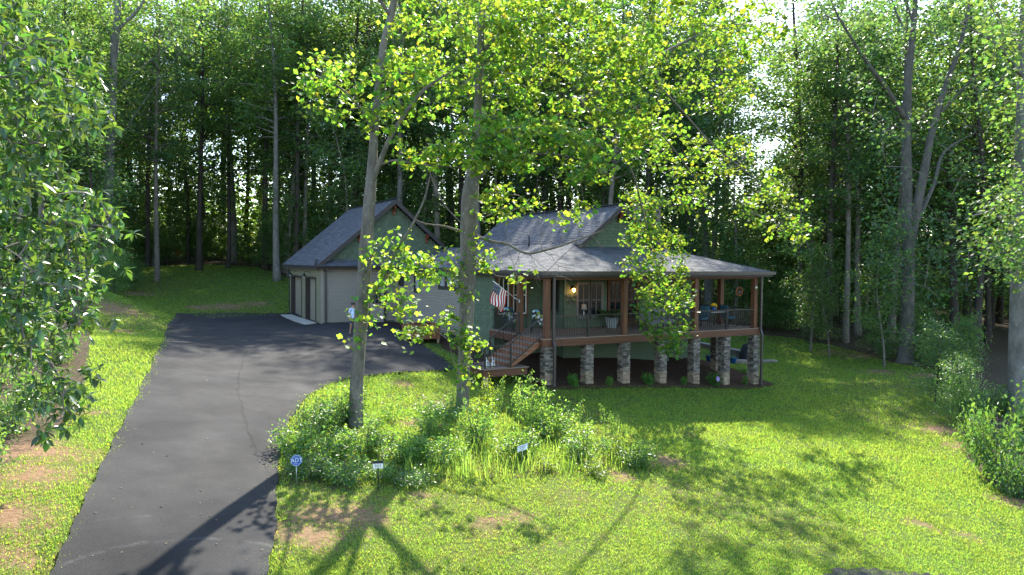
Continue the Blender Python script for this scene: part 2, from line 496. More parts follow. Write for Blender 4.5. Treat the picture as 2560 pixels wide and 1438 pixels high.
# asphalt: fine aggregate, worn patches, faint tyre arcs and a sealed seam
m = bpy.data.materials.new("asphalt"); m.use_nodes = True
nt = m.node_tree; N = nt.nodes; L = nt.links; b = N["Principled BSDF"]
tc = N.new("ShaderNodeTexCoord")
def _noise(scale, detail=4.0, vec=None, rough=.6):
    q = N.new("ShaderNodeTexNoise"); q.inputs["Scale"].default_value = scale; q.inputs["Detail"].default_value = detail; q.inputs["Roughness"].default_value = rough
    L.new(vec if vec is not None else tc.outputs["Object"], q.inputs["Vector"]); return q.outputs["Fac"]
def _range(v, a, b_, c, d):
    q = N.new("ShaderNodeMapRange"); q.inputs[1].default_value = a; q.inputs[2].default_value = b_; q.inputs[3].default_value = c; q.inputs[4].default_value = d
    L.new(v, q.inputs[0]); return q.outputs[0]
def _math(op, a, b_):
    q = N.new("ShaderNodeMath"); q.operation = op
    for i, v in ((0, a), (1, b_)):
        if isinstance(v, (int, float)): q.inputs[i].default_value = v
        else: L.new(v, q.inputs[i])
    return q.outputs[0]
def _ringmark(cx_, cy_, r_, w_, amp):
    sep = N.new("ShaderNodeSeparateXYZ"); L.new(tc.outputs["Object"], sep.inputs[0])
    dx = _math('SUBTRACT', sep.outputs[0], cx_); dy = _math('SUBTRACT', sep.outputs[1], cy_)
    d = _math('SQRT', _math('ADD', _math('MULTIPLY', dx, dx), _math('MULTIPLY', dy, dy)), 0)
    d = _math('ADD', d, _range(_noise(1.2, 3), 0, 1, -.12, .12))
    e = _math('ABSOLUTE', _math('SUBTRACT', d, r_), 0)
    return _range(e, 0, w_, amp, 0)
tone = _math('ADD', _range(_noise(.45, 6), .3, .7, .62, 1.30), _range(_noise(55, 3), .25, .75, -.42, .42))
tone = _math('ADD', tone, _math('MULTIPLY', _ringmark(.72, 10.6, 2.4, .07, 1.1), _range(_noise(4, 4), .42, .62, 0, 1)))
tone = _math('ADD', tone, _math('MULTIPLY', _ringmark(.42, 10.3, 3.6, .06, .8), _range(_noise(3, 4), .48, .66, 0, 1)))
tone = _math('ADD', tone, _math('MULTIPLY', _ringmark(64.05, 16.12, 61.30, .05, -.6), _range(_noise(2.5, 4), .35, .6, .2, 1)))
mx = N.new("ShaderNodeMix"); mx.data_type = 'RGBA'; mx.blend_type = 'MULTIPLY'; mx.inputs[0].default_value = 1
mx.inputs[6].default_value = (.0305, .0295, .030, 1); L.new(tone, mx.inputs[7]); L.new(mx.outputs[2], b.inputs["Base Color"])
b.inputs["Specular IOR Level"].default_value = .18
L.new(_range(_noise(.8, 4), .3, .7, .80, .95), b.inputs["Roughness"])
bp = N.new("ShaderNodeBump"); bp.inputs["Strength"].default_value = .45; bp.inputs["Distance"].default_value = .012
L.new(_noise(70, 4), bp.inputs["Height"]); L.new(bp.outputs[0], b.inputs["Normal"])
M['asphalt'] = m
tag(mb.build("driveway", m), "dark grey asphalt driveway running up to the garage", "driveway", kind="structure")

EDGE_PX = [(-900, 1800), (-500, 1500), (-160, 1330), (30, 1150), (150, 1085), (215, 960), (228, 850), (222, 745), (285, 700), (325, 672), (420, 664), (520, 661), (640, 668), (720, 696), (900, 690)]
_e1 = hits(EDGE_PX)
RIGHT_PX = [(1905, 838), (1990, 846), (2080, 865), (2160, 885), (2230, 908), (2330, 925), (2420, 950), (2425, 1060), (2420, 1150), (2470, 1205), (2560, 1262), (2800, 1420), (3300, 1800)]
_e2 = hits(RIGHT_PX)
LAWN_POLY = [tuple(q[:2]) for q in _e1] + [(24, 60), (33, 52)] + [tuple(q[:2]) for q in _e2] + [(30, -20), (-25, -20)]
BED_PX = [(700, 1150), (712, 1085), (730, 1020), (800, 1000), (880, 1050), (960, 1085), (1060, 1090), (1120, 1030), (1230, 985), (1330, 975), (1480, 1010), (1540, 1060), (1600, 1100), (1622, 1145), (1540, 1185), (1400, 1190), (1260, 1200), (1040, 1215), (860, 1225), (720, 1215)]
BED_POLY = [tuple(q[:2]) for q in hits(BED_PX)]
DIRT = [(hit(x, y), r) for x, y, r in ((790, 1290, .8), (880, 1290, 1.0), (700, 1330, .8), (790, 1345, .9), (930, 1300, .5), (1665, 1152, .9), (1550, 1190, .6), (1290, 1290, .5), (1210, 1310, .45), (1050, 1240, .4), (1010, 960, .8), (1040, 1060, .9), (1090, 1010, .7), (1720, 1085, .35),
    (60, 1190, 1.2), (20, 1290, 1.2), (110, 1130, 1.1), (40, 1400, .8), (180, 1030, .8), (230, 1030, .5), (300, 830, 1.4), (285, 770, 2.2), (340, 735, 2.0), (300, 700, 2.2), (560, 766, 2.2), (500, 770, 1.5), (640, 760, 1.5), (2360, 1075, 1.1), (2330, 940, 2.0), (2150, 890, 1.8), (2420, 1120, 1.2), (2530, 1255, .8), (2200, 930, 1.6), (2300, 1310, .5), (2410, 1340, .4), (2080, 880, 1.2), (150, 1180, .5))]
DRY = [(hit(x, y), r) for x, y, r in ((1200, 1330, 2.6), (1450, 1250, 2.5), (880, 1250, 2.0), (1080, 1000, 1.6), (300, 800, 4), (120, 1150, 2), (330, 720, 5), (560, 775, 4), (2330, 1060, 3.5), (1700, 1250, 3), (2250, 970, 3.5), (1950, 1300, 2.0))]


def zone_dirt(x, y):
    d = np.zeros(np.shape(x))
    for c, r in DIRT:
        d = np.maximum(d, np.clip(1.25 - np.hypot(x - c[0], y - c[1]) / r, 0, 1))
    return d


def zone_dry(x, y):
    d = np.zeros(np.shape(x))
    for c, r in DRY:
        d = np.maximum(d, np.clip(1.3 - np.hypot(x - c[0], y - c[1]) / r, 0, 1))
    return d


xs = np.unique(np.r_[np.linspace(-400, -60, 16), np.linspace(-60, -14, 30), np.arange(-14, 44, .4), np.linspace(44, 100, 36), np.linspace(100, 500, 18)])
ys = np.unique(np.r_[np.linspace(-300, -10, 14), np.linspace(-10, 5, 14), np.arange(5, 58, .4), np.linspace(58, 120, 44), np.linspace(120, 600, 20)])
gx, gy = np.meshgrid(xs, ys)
zz = gz(gx.ravel(), gy.ravel())
dr_in = inpoly(gx.ravel(), gy.ravel(), DRIVE_POLY)
zz = np.where(dr_in, zz - .10, zz)
V = np.c_[gx.ravel(), gy.ravel(), zz]
nx, ny = len(xs), len(ys)
ii = (np.arange(ny - 1)[:, None] * nx + np.arange(nx - 1)[None]).ravel()
F = np.c_[ii, ii + 1, ii + nx + 1, ii + nx]
dirt = zone_dirt(V[:, 0], V[:, 1]); dry = zone_dry(V[:, 0], V[:, 1])
wood = 1.0 - inpoly(V[:, 0], V[:, 1], LAWN_POLY).astype(float)
bed = inpoly(V[:, 0], V[:, 1], BED_POLY).astype(float)
m = bpy.data.materials.new("lawn_and_forest_floor"); m.use_nodes = True
nt = m.node_tree; N = nt.nodes; L = nt.links; b = N["Principled BSDF"]
tc = N.new("ShaderNodeTexCoord")
at_ = N.new("ShaderNodeAttribute"); at_.attribute_name = "zone"
sp = N.new("ShaderNodeSeparateColor"); L.new(at_.outputs["Color"], sp.inputs[0])
def _mixc(f, c1, c2):
    q = N.new("ShaderNodeMix"); q.data_type = 'RGBA'
    L.new(f, q.inputs[0])
    for i, c in ((6, c1), (7, c2)):
        if isinstance(c, tuple): q.inputs[i].default_value = (*c, 1)
        else: L.new(c, q.inputs[i])
    return q.outputs[2]
n1 = _noise(.9, 6); n2 = _noise(14, 6, rough=.7); n3 = _noise(3.2, 5)
gcol = _mixc(_range(n2, .3, .7, 0, 1), (.045, .080, .018), (.100, .155, .034))
gcol = _mixc(_range(n1, .4, .68, 0, .55), gcol, (.125, .155, .038))
drycol = _mixc(_range(n2, .35, .65, 0, 1), (.12, .095, .030), (.15, .135, .045))
gcol = _mixc(_math('MULTIPLY', sp.outputs[2], _range(n3, .35, .6, .1, .8)), gcol, drycol)
dcol = _mixc(_range(n2, .3, .7, 0, 1), (.16, .085, .045), (.30, .19, .115))
lit = _mixc(_range(n2, .35, .62, 0, 1), (.030, .022, .014), (.12, .085, .055))
lit = _mixc(_range(n3, .5, .62, 0, .6), lit, (.028, .05, .014))
gcol = _mixc(_range(_math('ADD', sp.outputs[1], _range(n3, .2, .8, -.25, .25)), .4, .6, 0, 1), gcol, lit)
gcol = _mixc(_range(_math('ADD', _math('MULTIPLY', sp.outputs[0], 1.0), _math('ADD', _range(n3, .25, .75, -.55, .55), _range(n2, .3, .7, -.3, .3))), .25, 1.0, 0, .95), gcol, dcol)
L.new(gcol, b.inputs["Base Color"]); b.inputs["Roughness"].default_value = .95; b.inputs["Specular IOR Level"].default_value = .1
bp = N.new("ShaderNodeBump"); bp.inputs["Strength"].default_value = .8; bp.inputs["Distance"].default_value = .05
L.new(_noise(22, 6), bp.inputs["Height"]); L.new(bp.outputs[0], b.inputs["Normal"])
me = npmesh("ground", V, F.ravel(), np.arange(0, 4 * len(F), 4), m, smooth=True)
ca = me.color_attributes.new("zone", 'FLOAT_COLOR', 'POINT')
ca.data.foreach_set('color', np.c_[dirt, np.maximum(wood, bed * .8), dry, np.ones(len(dirt))].astype(np.float32).ravel())
tag(link("ground", me), "sloping green lawn with bare dirt patches and woodland floor", "ground", kind="structure")

# lawn blades: short tufts, one object
def scatter_lawn(n, dmin, dmax):
    """random ground points inside the view wedge, denser near the viewer"""
    u = rng.random(n)
    d = dmin * (dmax / dmin) ** u
    ang = np.arctan(rng.uniform(-.80, .80, n)) + YAW
    rr = d / np.cos(ang - YAW)
    return rr * np.sin(ang), rr * np.cos(ang), d


x, y, d = scatter_lawn(640000, 9.5, 78.0)
ok = inpoly(x, y, LAWN_POLY) & ~inpoly(x + rng.normal(0, .13, len(x)), y + rng.normal(0, .13, len(x)), DRIVE_POLY)
ok &= ~((x > 14.2) & (x < 28) & (y > 23.75) & (y < 44)) & ~((x > 10.2) & (x < 20) & (y > 41) & (y < 51.2)) & ~((x > 13.2) & (x < 15) & (y > 26) & (y < 42))
ok &= ~((x > 29) & (x < 33.5) & (y > 29.2) & (y < 33))
lump = .5 + .5 * np.sin(x * 2.1 + 1.7 * np.sin(y * 1.3)) * np.sin(y * 2.4 + 1.1 * np.sin(x * 1.7))
ok &= (zone_dirt(x, y) + .35 * (lump - .5)) < rng.uniform(.25, 1.15, len(x))
ok &= rng.random(len(x)) > zone_dry(x, y) * .45
ok &= rng.random(len(x)) < .55 + .45 * lump
x, y, d, lump = x[ok], y[ok], d[ok], lump[ok]
z = gz(x, y)
NB = 3
n = len(x)
X = np.repeat(x, NB) + rng.normal(0, .018, n * NB) * np.repeat(np.maximum(1, d / 16), NB); Y = np.repeat(y, NB) + rng.normal(0, .018, n * NB) * np.repeat(np.maximum(1, d / 16), NB); Z = np.repeat(z, NB)
scl = np.repeat(np.clip(d / 15.0, .9, 3.2), NB)
h = rng.uniform(.028, .066, n * NB) * (.85 + .3 * np.repeat(lump, NB)) * np.clip(scl, .9, 1.5)
w = rng.uniform(.005, .010, n * NB) * scl
a = rng.uniform(0, 2 * pi, n * NB); lean = rng.uniform(.3, 1.3, n * NB) * h
la = a + pi / 2 + rng.normal(0, .5, n * NB)
V = np.empty((n * NB, 3, 3))
V[:, 0] = np.c_[X - w * np.cos(a), Y - w * np.sin(a), Z - .01]
V[:, 1] = np.c_[X + w * np.cos(a), Y + w * np.sin(a), Z - .01]
V[:, 2] = np.c_[X + lean * np.cos(la), Y + lean * np.sin(la), Z + h]
me = npmesh("lawn_grass", V.reshape(-1, 3), np.arange(3 * n * NB), np.arange(0, 3 * n * NB, 3), M['grass'])
tag(link("lawn_grass", me), "short bright green grass blades covering the lawn", "grass", kind="stuff")


def sheet(name, poly, mt, dz, label, cat, step=.3):
    x0, x1 = min(p[0] for p in poly), max(p[0] for p in poly); y0, y1 = min(p[1] for p in poly), max(p[1] for p in poly)
    gx, gy = np.meshgrid(np.arange(x0, x1 + step, step), np.arange(y0, y1 + step, step))
    nx = gx.shape[1]
    zz = gz(gx.ravel(), gy.ravel()) + dz + rng.uniform(-.012, .012, gx.size)
    V = np.c_[gx.ravel(), gy.ravel(), zz]
    F = []
    for j in range(gx.shape[0] - 1):
        for i in range(nx - 1):
            k = j * nx + i
            if inpoly(np.array([gx[j, i] + step / 2]), np.array([gy[j, i] + step / 2]), poly)[0]:
                F.append((k, k + 1, k + nx + 1, k + nx))
    F = np.array(F)
    o = link(name, npmesh(name, V, F.ravel(), np.arange(0, 4 * len(F), 4), mt, smooth=True))
    return tag(o, label, cat, kind="structure")


sheet("mulch_bed", [(14.6, 23.6), (18, 23.45), (22, 23.5), (26, 23.5), (27.6, 23.8), (28.3, 26), (28.3, 30), (26, 31), (14.6, 31)], M['mulch'], .05, "dark brown mulch bed under the raised porch", "mulch bed")
sheet("wall_mulch_bed", [(13.55, 26.2), (14.6, 25.6), (15, 26), (15, 41.9), (14.2, 42), (13.9, 37), (13.7, 32)], M['mulch'], .045, "narrow dark mulch strip along the side wall of the house", "mulch bed")
_a = hits([(702, 789.5), (763.6, 814), (791, 810.5), (728.4, 787.6)])
MB().prism([(q[0], q[1], -.05) for q in _a], (0, 0, .105)).build("concrete_apron", M['concrete'])
tag(bpy.data.objects["concrete_apron"], "pale concrete apron before the garage doors", "apron", kind="structure")
_r = hits([(2030, 1700), (2065, 1440), (2085, 1427), (2150, 1424), (2240, 1431), (2400, 1446), (2600, 1480), (2600, 1700)])
sheet("road", [tuple(q[:2]) for q in _r], M['asphalt'], .03, "corner of dark asphalt at the bottom edge of the lawn", "road", .12)
# ------------------------------------------------------------------ the house
HX, GX, GY, GB = 14.91, 10.38, 42.18, 50.86
house = empty("house", (14.91, 28.7, -1.0), "green and tan one-storey house with wraparound porch and attached front-gabled garage", "house")


def lap_wall(part, O, u, n, L, z0, z1, ch, mt, holes=(), top=None, shake=False, name="siding_board"):
    """courses of lap siding or shakes on a wall; O at the foot of the wall, u along it, n outwards. top(z)->(u0,u1) clips a gable."""
    O, u, n = np.array(O, float), np.array(u, float), np.array(n, float)
    z = z0
    while z < z1 - .02:
        za, zb = z, min(z + ch, z1)
        segs = [(0.0, L)]
        if top:
            a0, a1 = top(zb)
            segs = [(max(0, a0), min(L, a1))]
        for (h0, h1, hz0, hz1) in holes:
            if zb > hz0 + .01 and za < hz1 - .01:
                new = []
                for s0, s1 in segs:
                    if h1 <= s0 or h0 >= s1: new.append((s0, s1)); continue
                    if h0 > s0: new.append((s0, h0))
                    if h1 < s1: new.append((h1, s1))
                segs = new
        for s0, s1 in segs:
            if s1 - s0 < .03: continue
            mb = MB()
            if not shake:
                Zv = np.array([0, 0, 1.0]); hh = zb - za
                mb.prism([O + u * s0 + n * a_ + Zv * (za - O[2] + b_) for a_, b_ in ((.002, 0), (.046, 0), (.050, .010), (.048, hh * .55), (.006, hh * .98), (.002, hh * .98))], u * (s1 - s0))
            else:
                t = s0
                while t < s1 - .01:
                    w = min(random.uniform(.12, .27), s1 - t)
                    dz = random.uniform(0, .008); th = random.uniform(.030, .046)
                    a, c = t + .004, t + w - .004
                    if c > a:
                        P = [O + u * a + n * th, O + u * c + n * th, O + u * c + n * .003, O + u * a + n * .003]
                        Q = [O + u * a + n * .010, O + u * c + n * .010, O + u * c + n * .003, O + u * a + n * .003]
                        pts = [p + np.array([0, 0, za + dz - O[2]]) for p in P] + [p + np.array([0, 0, zb - .006 - O[2]]) for p in Q]
                        mb.hexa(pts)
                    t += w
            if mb.v:
                o_ = mb.build(name, mt, part)
                if shake: o_["kind"] = "stuff"
        z += ch


def window(parent, O, u, n, w, h, mt_frame, name="window", sash=1, grid=(1, 1), blind=0.0, fw=.07, mull=None):
    """O: lower corner on the wall face; frame proud of the wall, pane set back, muntins across"""
    O, u, n = (np.array(q, float) for q in (O, u, n)); Z = np.array([0, 0, 1.0])
    def bx(mb, a0, a1, b0, b1, d0, d1):
        mb.hexa([O + u * a0 + Z * b0 + n * d1, O + u * a1 + Z * b0 + n * d1, O + u * a1 + Z * b0 + n * d0, O + u * a0 + Z * b0 + n * d0, O + u * a0 + Z * b1 + n * d1, O + u * a1 + Z * b1 + n * d1, O + u * a1 + Z * b1 + n * d0, O + u * a0 + Z * b1 + n * d0])
        return mb
    mb = MB()
    for a in ((-fw, 0, -fw, h + fw), (w, w + fw, -fw, h + fw), (0, w, -fw, 0), (0, w, h, h + fw)):
        bx(mb, *a, -.03, .05)
    fr = mb.build(name, mt_frame, parent)
    bx(MB(), 0, w, 0, h, -.02, .004).build("pane", M['glass'], fr)
    if blind:
        bx(MB(), w * .14, w * .86, h * .12, h * (.12 + blind), .004, .008).build("blind", M['blind'], fr)
    mt_m = mull or mt_frame
    mm = MB()
    for i in range(1, grid[0]):
        bx(mm, w * i / grid[0] - .018, w * i / grid[0] + .018, 0, h, .004, .022)
    for j in range(1, grid[1]):
        bx(mm, 0, w, h * j / grid[1] - .018, h * j / grid[1] + .018, .006, .020)
    if sash:
        bx(mm, 0, .045, 0, h, .004, .030); bx(mm, w - .045, w, 0, h, .004, .030); bx(mm, .045, w - .045, 0, .05, .005, .029); bx(mm, .045, w - .045, h - .05, h, .005, .029)
    if mm.v:
        mm.build("muntin", mt_m, fr)
    return fr


def shingles(parent, O, u, w, Ls, rng_u, mt=None, exp=.145, name="shingles"):
    """rows of separate asphalt tabs on a roof plane: O eave corner, u along eave, w up the slope, Ls slope length, rng_u(s)->(u0,u1)"""
    O, u, w = (np.array(q, float) for q in (O, u, w)); nrm = np.cross(u, w); nrm /= np.linalg.norm(nrm)
    if nrm[2] < 0: nrm = -nrm
    VV, FF = [], []
    s = 0.0; row = 0
    while s < Ls - .02:
        e = min(s + exp, Ls)
        a0, a1 = rng_u(s); b0, b1 = rng_u(e)
        lo, hi = max(a0, b0), min(a1, b1)
        t = lo - random.uniform(0, .3)
        while t < hi:
            wd_ = random.choice((.16, .22, .30, .34))
            p, q = max(t, lo), min(t + wd_, hi)
            if q - p > .02:
                th = random.choice((.009, .011, .017)); lap = .02
                base = O + w * s
                P = [base + u * p, base + u * q, O + w * (e + lap) + u * q, O + w * (e + lap) + u * p]
                b_ = len(VV)
                VV += [P[0] + nrm * .001, P[1] + nrm * .001, P[0] + nrm * th, P[1] + nrm * th, P[2] + nrm * .003, P[3] + nrm * .003]
                FF += [(b_, b_ + 1, b_ + 3, b_ + 2), (b_ + 2, b_ + 3, b_ + 4, b_ + 5), (b_, b_ + 2, b_ + 5), (b_ + 1, b_ + 4, b_ + 3)]
            t += wd_
        s += exp; row += 1
    me = bpy.data.meshes.new(name); me.from_pydata([tuple(v) for v in VV], [], FF); me.materials.append(mt or M['roof']); me.update()
    o = link(name, me, parent); o["kind"] = "stuff"
    return o


# ---- garage body
gw = MB()
gw.box((GX + .32, GY + .03, -.4), (19.2, GB, 3.55))
for ya, yb, za in ((GY + .03, 43.45, -.4), (46.13, 47.30, -.4), (50.52, GB, -.4), (43.45, 46.13, 2.70), (47.30, 50.52, 2.70)):
    gw.box((GX + .03, ya, za), (GX + .32, yb, 3.55))
gw.prism([(GX + .03, GY + .03, 3.5), (19.2, GY + .03, 3.5), (14.8, GY + .03, 7.25)], (0, GB - GY, 0))
gwall = gw.build("garage_wall", M['vinyl'], house)
FND = MB().box((GX + .012, GY + .012, -.4), (HX, GY + .2, .08)).build("foundation", M['greenwall'], house)
lap_wall(gwall, (GX + .1, GY, .08), (1, 0, 0), (0, -1, 0), HX - GX - .1, .08, 3.35, .112, M['vinyl'], holes=[(2.78, 3.92, 0, 2.36)])
lap_wall(gwall, (GX, GY + .1, .02), (0, 1, 0), (-1, 0, 0), GB - GY - .1, .02, 3.3, .125, M['tan'], holes=[(1.02, 4.02, 0, 2.72), (4.9, 8.32, 0, 2.72)])
MB().box((GX - .03, GY - .03, -.1), (GX + .10, GY + .10, 3.33)).build("corner_board", M['vinyl'], house)
# gable face of shakes above the pent roof
lap_wall(MB().box((GX + .2, GY + .001, 3.5), (19, GY + .029, 3.9)).build("garage_gable", M['greenwall'], house), (9.9, GY, 3.78), (1, 0, 0), (0, -1, 0), 9.8, 3.78, 7.3, .155, M['shake'], top=lambda z: (4.9 - (7.36 - z) / .85, 4.9 + (7.36 - z) / .85), shake=True, name="shake_course")
# garage side doors, recessed in dark jambs
for y0, y1 in ((43.45, 46.13), (47.3, 50.52)):
    d = MB().box((GX + .26, y0 + .09, -.03), (GX + .30, y1 - .09, 2.62))
    dr = d.build("garage_door", M['garaged'], house)
    k = int((y1 - y0) / .14)
    for i in range(k):
        a = y0 + .09 + (y1 - y0 - .18) * i / k
        MB().box((GX + .235, a + .006, -.03), (GX + .262, a + (y1 - y0 - .18) / k - .006, 2.62)).build("door_board", M['garaged'], dr)
    f = MB().box((GX - .045, y0 - .02, -.03), (GX + .262, y0 + .09, 2.72)).box((GX - .045, y1 - .09, -.03), (GX + .262, y1 + .02, 2.72)).box((GX - .045, y0 + .09, 2.62), (GX + .262, y1 - .09, 2.72))
    f.build("door_jamb", M['brown'], dr)
# side entry door with nine panes
ed = MB().box((13.28, GY - .05, -.03), (14.18, GY + .02, 2.16)).build("entry_door", M['doorw'], house)
MB().box((13.16, GY - .075, -.05), (13.28, GY + .03, 2.28)).box((14.18, GY - .075, -.05), (14.30, GY + .03, 2.28)).box((13.28, GY - .075, 2.16), (14.18, GY + .03, 2.28)).build("door_frame", M['brown'], ed)
for i in range(3):
    for j in range(3):
        MB().box((13.44 + i * .20, GY - .056, 1.14 + j * .28), (13.62 + i * .20, GY - .051, 1.40 + j * .28)).build("pane", M['glass'], ed)
for i in range(2):
    MB().box((13.40 + i * .38, GY - .062, .15), (13.70 + i * .38, GY - .051, .95)).build("door_panel", M['doorw'], ed)
MB().tube([(14.10, GY - .05, 1.02), (14.10, GY - .10, 1.02)], .03, 8).build("handle", M['black'], ed)

# garage roof: two slopes, rake boards, pent roof over the front wall
groof = MB()
ez, ex, ry0, ry1 = 3.44, 9.98, 41.72, 51.75
rx, rz = 14.8, 3.44 + .85 * (14.8 - 9.98)
for sgn in (0, 1):
    X0 = ex if sgn == 0 else 2 * rx - ex
    groof.prism([(X0, ry0, ez - .02), (rx, ry0, rz - .02), (rx, ry0, rz - .14), (X0, ry0, ez - .14)], (0, ry1 - ry0, 0))
gr = groof.build("garage_roof", M['slab'], house)
sl = hypot(rx - ex, rz - ez)
shingles(gr, (ex, ry0, ez), (0, 1, 0), ((rx - ex) / sl, 0, (rz - ez) / sl), sl, lambda s: (0, ry1 - ry0))
shingles(gr, (2 * rx - ex, ry0, ez), (0, 1, 0), (-(rx - ex) / sl, 0, (rz - ez) / sl), sl, lambda s: (0, ry1 - ry0), exp=.3)
rc = MB()
for i in range(int((ry1 - ry0) / .2)):
    rc.beam((rx, ry0 + i * .2, rz + .035), (rx, ry0 + i * .2 + .22, rz + .02), .30, .018)
rc.build("ridge_cap", M['roof'], gr)
for sgn in (-1, 1):
    a = np.array([rx + sgn * (rx - ex + .02), ry0 - .03, ez - .10]); b = np.array([rx, ry0 - .03, rz - .10])
    MB().prism([a + [0, 0, .09], b + [0, 0, .09], b + [0, 0, -.20], a + [0, 0, -.20]], (0, .045, 0)).build("rake_board", M['brown'], gr)
MB().box((ex - .02, ry0, ez - .22), (ex + .03, ry1, ez - .04)).build("fascia", M['brown'], gr)
MB().box((ex, ry0 + .05, ez - .24), (GX + .02, ry1 - .4, ez - .20)).build("soffit", M['tan'], gr)
MB().prism([(9.98, 41.68, 3.42), (9.98, 42.2, 3.82), (9.98, 42.2, 3.30), (9.98, 41.68, 3.30)], (5.0, 0, 0)).build("pent_roof", M['slab'], gr)
pl = hypot(.52, .40)
shingles(gr, (10.0, 41.66, 3.43), (1, 0, 0), (0, .52 / pl, .40 / pl), pl, lambda s: (0.35 * s, 4.98), name="pent_shingles")
MB().prism([(9.98, 41.56, 3.42), (9.98, 41.68, 3.42), (9.98, 41.68, 3.28), (9.98, 41.60, 3.28)], (4.5, 0, 0)).build("gutter", M['gutter'], gr)
MB().box((10.55, GY - .12, .05), (10.67, GY - .02, 3.1)).box((10.55, GY - .45, 3.1), (10.67, GY - .02, 3.22)).build("downspout", M['gutter'], house)
MB().box((10.28, GB + .02, .05), (10.38, GB + .12, 3.1)).build("downspout", M['gutter'], house)
for bx_, bz in ((14.8, 7.12), (12.62, 5.42), (16.98, 5.42)):
    MB().prism([(bx_ - .06, GY - .03, bz), (bx_ - .06, GY - .36, bz), (bx_ - .06, GY - .36, bz - .10), (bx_ - .06, GY - .12, bz - .34), (bx_ - .06, GY - .12, bz - .52), (bx_ - .06, GY - .03, bz - .55)], (.12, 0, 0)).build("gable_bracket", M['bracket'], house)

# ---- house body walls
W = MB()
W.box((HX + .03, 28.78, -1.3), (26.97, 42.1, 3.5))
W.box((17.88, 27.53, -1.6), (24.23, 28.9, 3.4))
hwall = W.build("house_wall", M['greenwall'], house)
W2 = [(2.87, 5.49, 2.28, 3.14), (-1, -.5, 0, 0)]
lap_wall(hwall, (HX, 31.62, .0), (0, 1, 0), (-1, 0, 0), 10.55, .0, 3.35, .112, M['vinyl'], holes=[(32.56 - 31.62 - .07, 35.18 - 31.62 + .07, 2.28, 3.17), (37.89 - 31.62 - .07, 38.78 - 31.62 + .07, 1.96, 3.18), (40.5 - 31.62 - .07, 41.4 - 31.62 + .07, 2.24, 3.12)])
lap_wall(hwall, (HX, 28.72, -.9), (0, 1, 0), (-1, 0, 0), 2.9, -.9, 3.35, .155, M['shake'], shake=True, name="shake_course")
for a, b_ in ((32.60, 33.40), (33.47, 34.27), (34.34, 35.14)):
    window(house, (HX - .005, a, 2.36), (0, 1, 0), (-1, 0, 0), b_ - a - .04, .74, M['brown'], blind=.7, fw=.05)
window(house, (HX - .005, 37.92, 2.04), (0, 1, 0), (-1, 0, 0), .80, 1.06, M['brown'], blind=.7)
window(house, (HX - .005, 40.55, 2.32), (0, 1, 0), (-1, 0, 0), .82, .72, M['brown'])
# porch walls in shakes
lap_wall(hwall, (HX, 28.75, .72), (1, 0, 0), (0, -1, 0), 2.94, .72, 3.3, .155, M['shake'], holes=[(.10, 1.72, 0, 3.2)], shake=True, name="shake_course")
lap_wall(hwall, (17.85, 27.52, .72), (0, 1, 0), (-1, 0, 0), 1.22, .72, 3.3, .155, M['shake'], holes=[(.36, 1.16, 1.44, 3.0)], shake=True, name="shake_course")
lap_wall(hwall, (17.85, 27.5, .72), (1, 0, 0), (0, -1, 0), 6.41, .72, 3.3, .155, M['shake'], holes=[(.70, 2.2, 1.15, 2.88), (2.42, 4.4, 0, 3.02), (4.9, 6.1, 1.15, 2.88)], shake=True, name="shake_course")
lap_wall(hwall, (24.26, 28.75, .72), (1, 0, 0), (0, -1, 0), 2.72, .72, 3.3, .155, M['shake'], holes=[(1.0, 1.9, 1.4, 2.9)], shake=True, name="shake_course")
wd_ = window(house, (18.60, 27.49, 1.22), (1, 0, 0), (0, -1, 0), .66, 1.56, M['sash'], sash=1, grid=(2, 2))
wd_ = window(house, (19.32, 27.49, 1.22), (1, 0, 0), (0, -1, 0), .66, 1.56, M['sash'], sash=1, grid=(2, 2))
window(house, (22.85, 27.49, 1.22), (1, 0, 0), (0, -1, 0), 1.0, 1.56, M['sash'], sash=1, grid=(2, 2))
window(house, (25.35, 28.74, 1.45), (1, 0, 0), (0, -1, 0), .75, 1.4, M['brown'])
window(house, (17.84, 27.92, 1.54), (0, 1, 0), (-1, 0, 0), .70, 1.4, M['brown'], grid=(1, 2))
for k, (a, b_) in enumerate(((20.36, 21.22), (21.30, 22.16))):
    window(house, (a + .05, 27.48, 1.05), (1, 0, 0), (0, -1, 0), b_ - a - .14, 1.85, M['cedar'], "french_door", grid=(2, 4), fw=.10)
    MB().box((a, 27.44, .72), (b_, 27.50, .95)).build("door_panel", M['cedar'], house)
for k, (a, b_) in enumerate(((15.08, 15.62), (15.86, 16.56))):
    window(house, (a, 28.73, 1.35), (1, 0, 0), (0, -1, 0), b_ - a, 1.75, M['cedar'], "window", grid=(2, 2), mull=M['white'], fw=.09)

# main roof: steep upper gable, low skirt wrapping left, front and right
RX, RZ, BRK = 20.85, 6.52, 4.615
EL, ER, EF, EBK, EZ = 14.45, 27.25, 23.75, 42.18, 3.40
BL, BR = EL + (BRK - EZ) / .30, ER - (BRK - EZ) / .30       # pitch-break lines
GF = 27.05                                                 # rake of the front gable
ru = MB()
for xb in (BL - .05, BR + .05):
    ru.prism([(xb, GF, BRK - .03), (RX, GF, RZ - .02), (RX, GF, RZ - .16), (xb, GF, BRK - .17)], (0, 38.75 - GF, 0))
hr = ru.build("house_roof", M['slab'], house)
for sgn in (-1, 1):
    xb = BL if sgn < 0 else BR
    L_ = hypot(RX - xb, RZ - BRK)
    shingles(hr, (xb, GF, BRK), (0, 1, 0), ((RX - xb) / L_, 0, (RZ - BRK) / L_), L_, lambda s: (0, 38.75 - GF), exp=.145 if sgn < 0 else .3)
hipd = BL - EL
sk = MB()
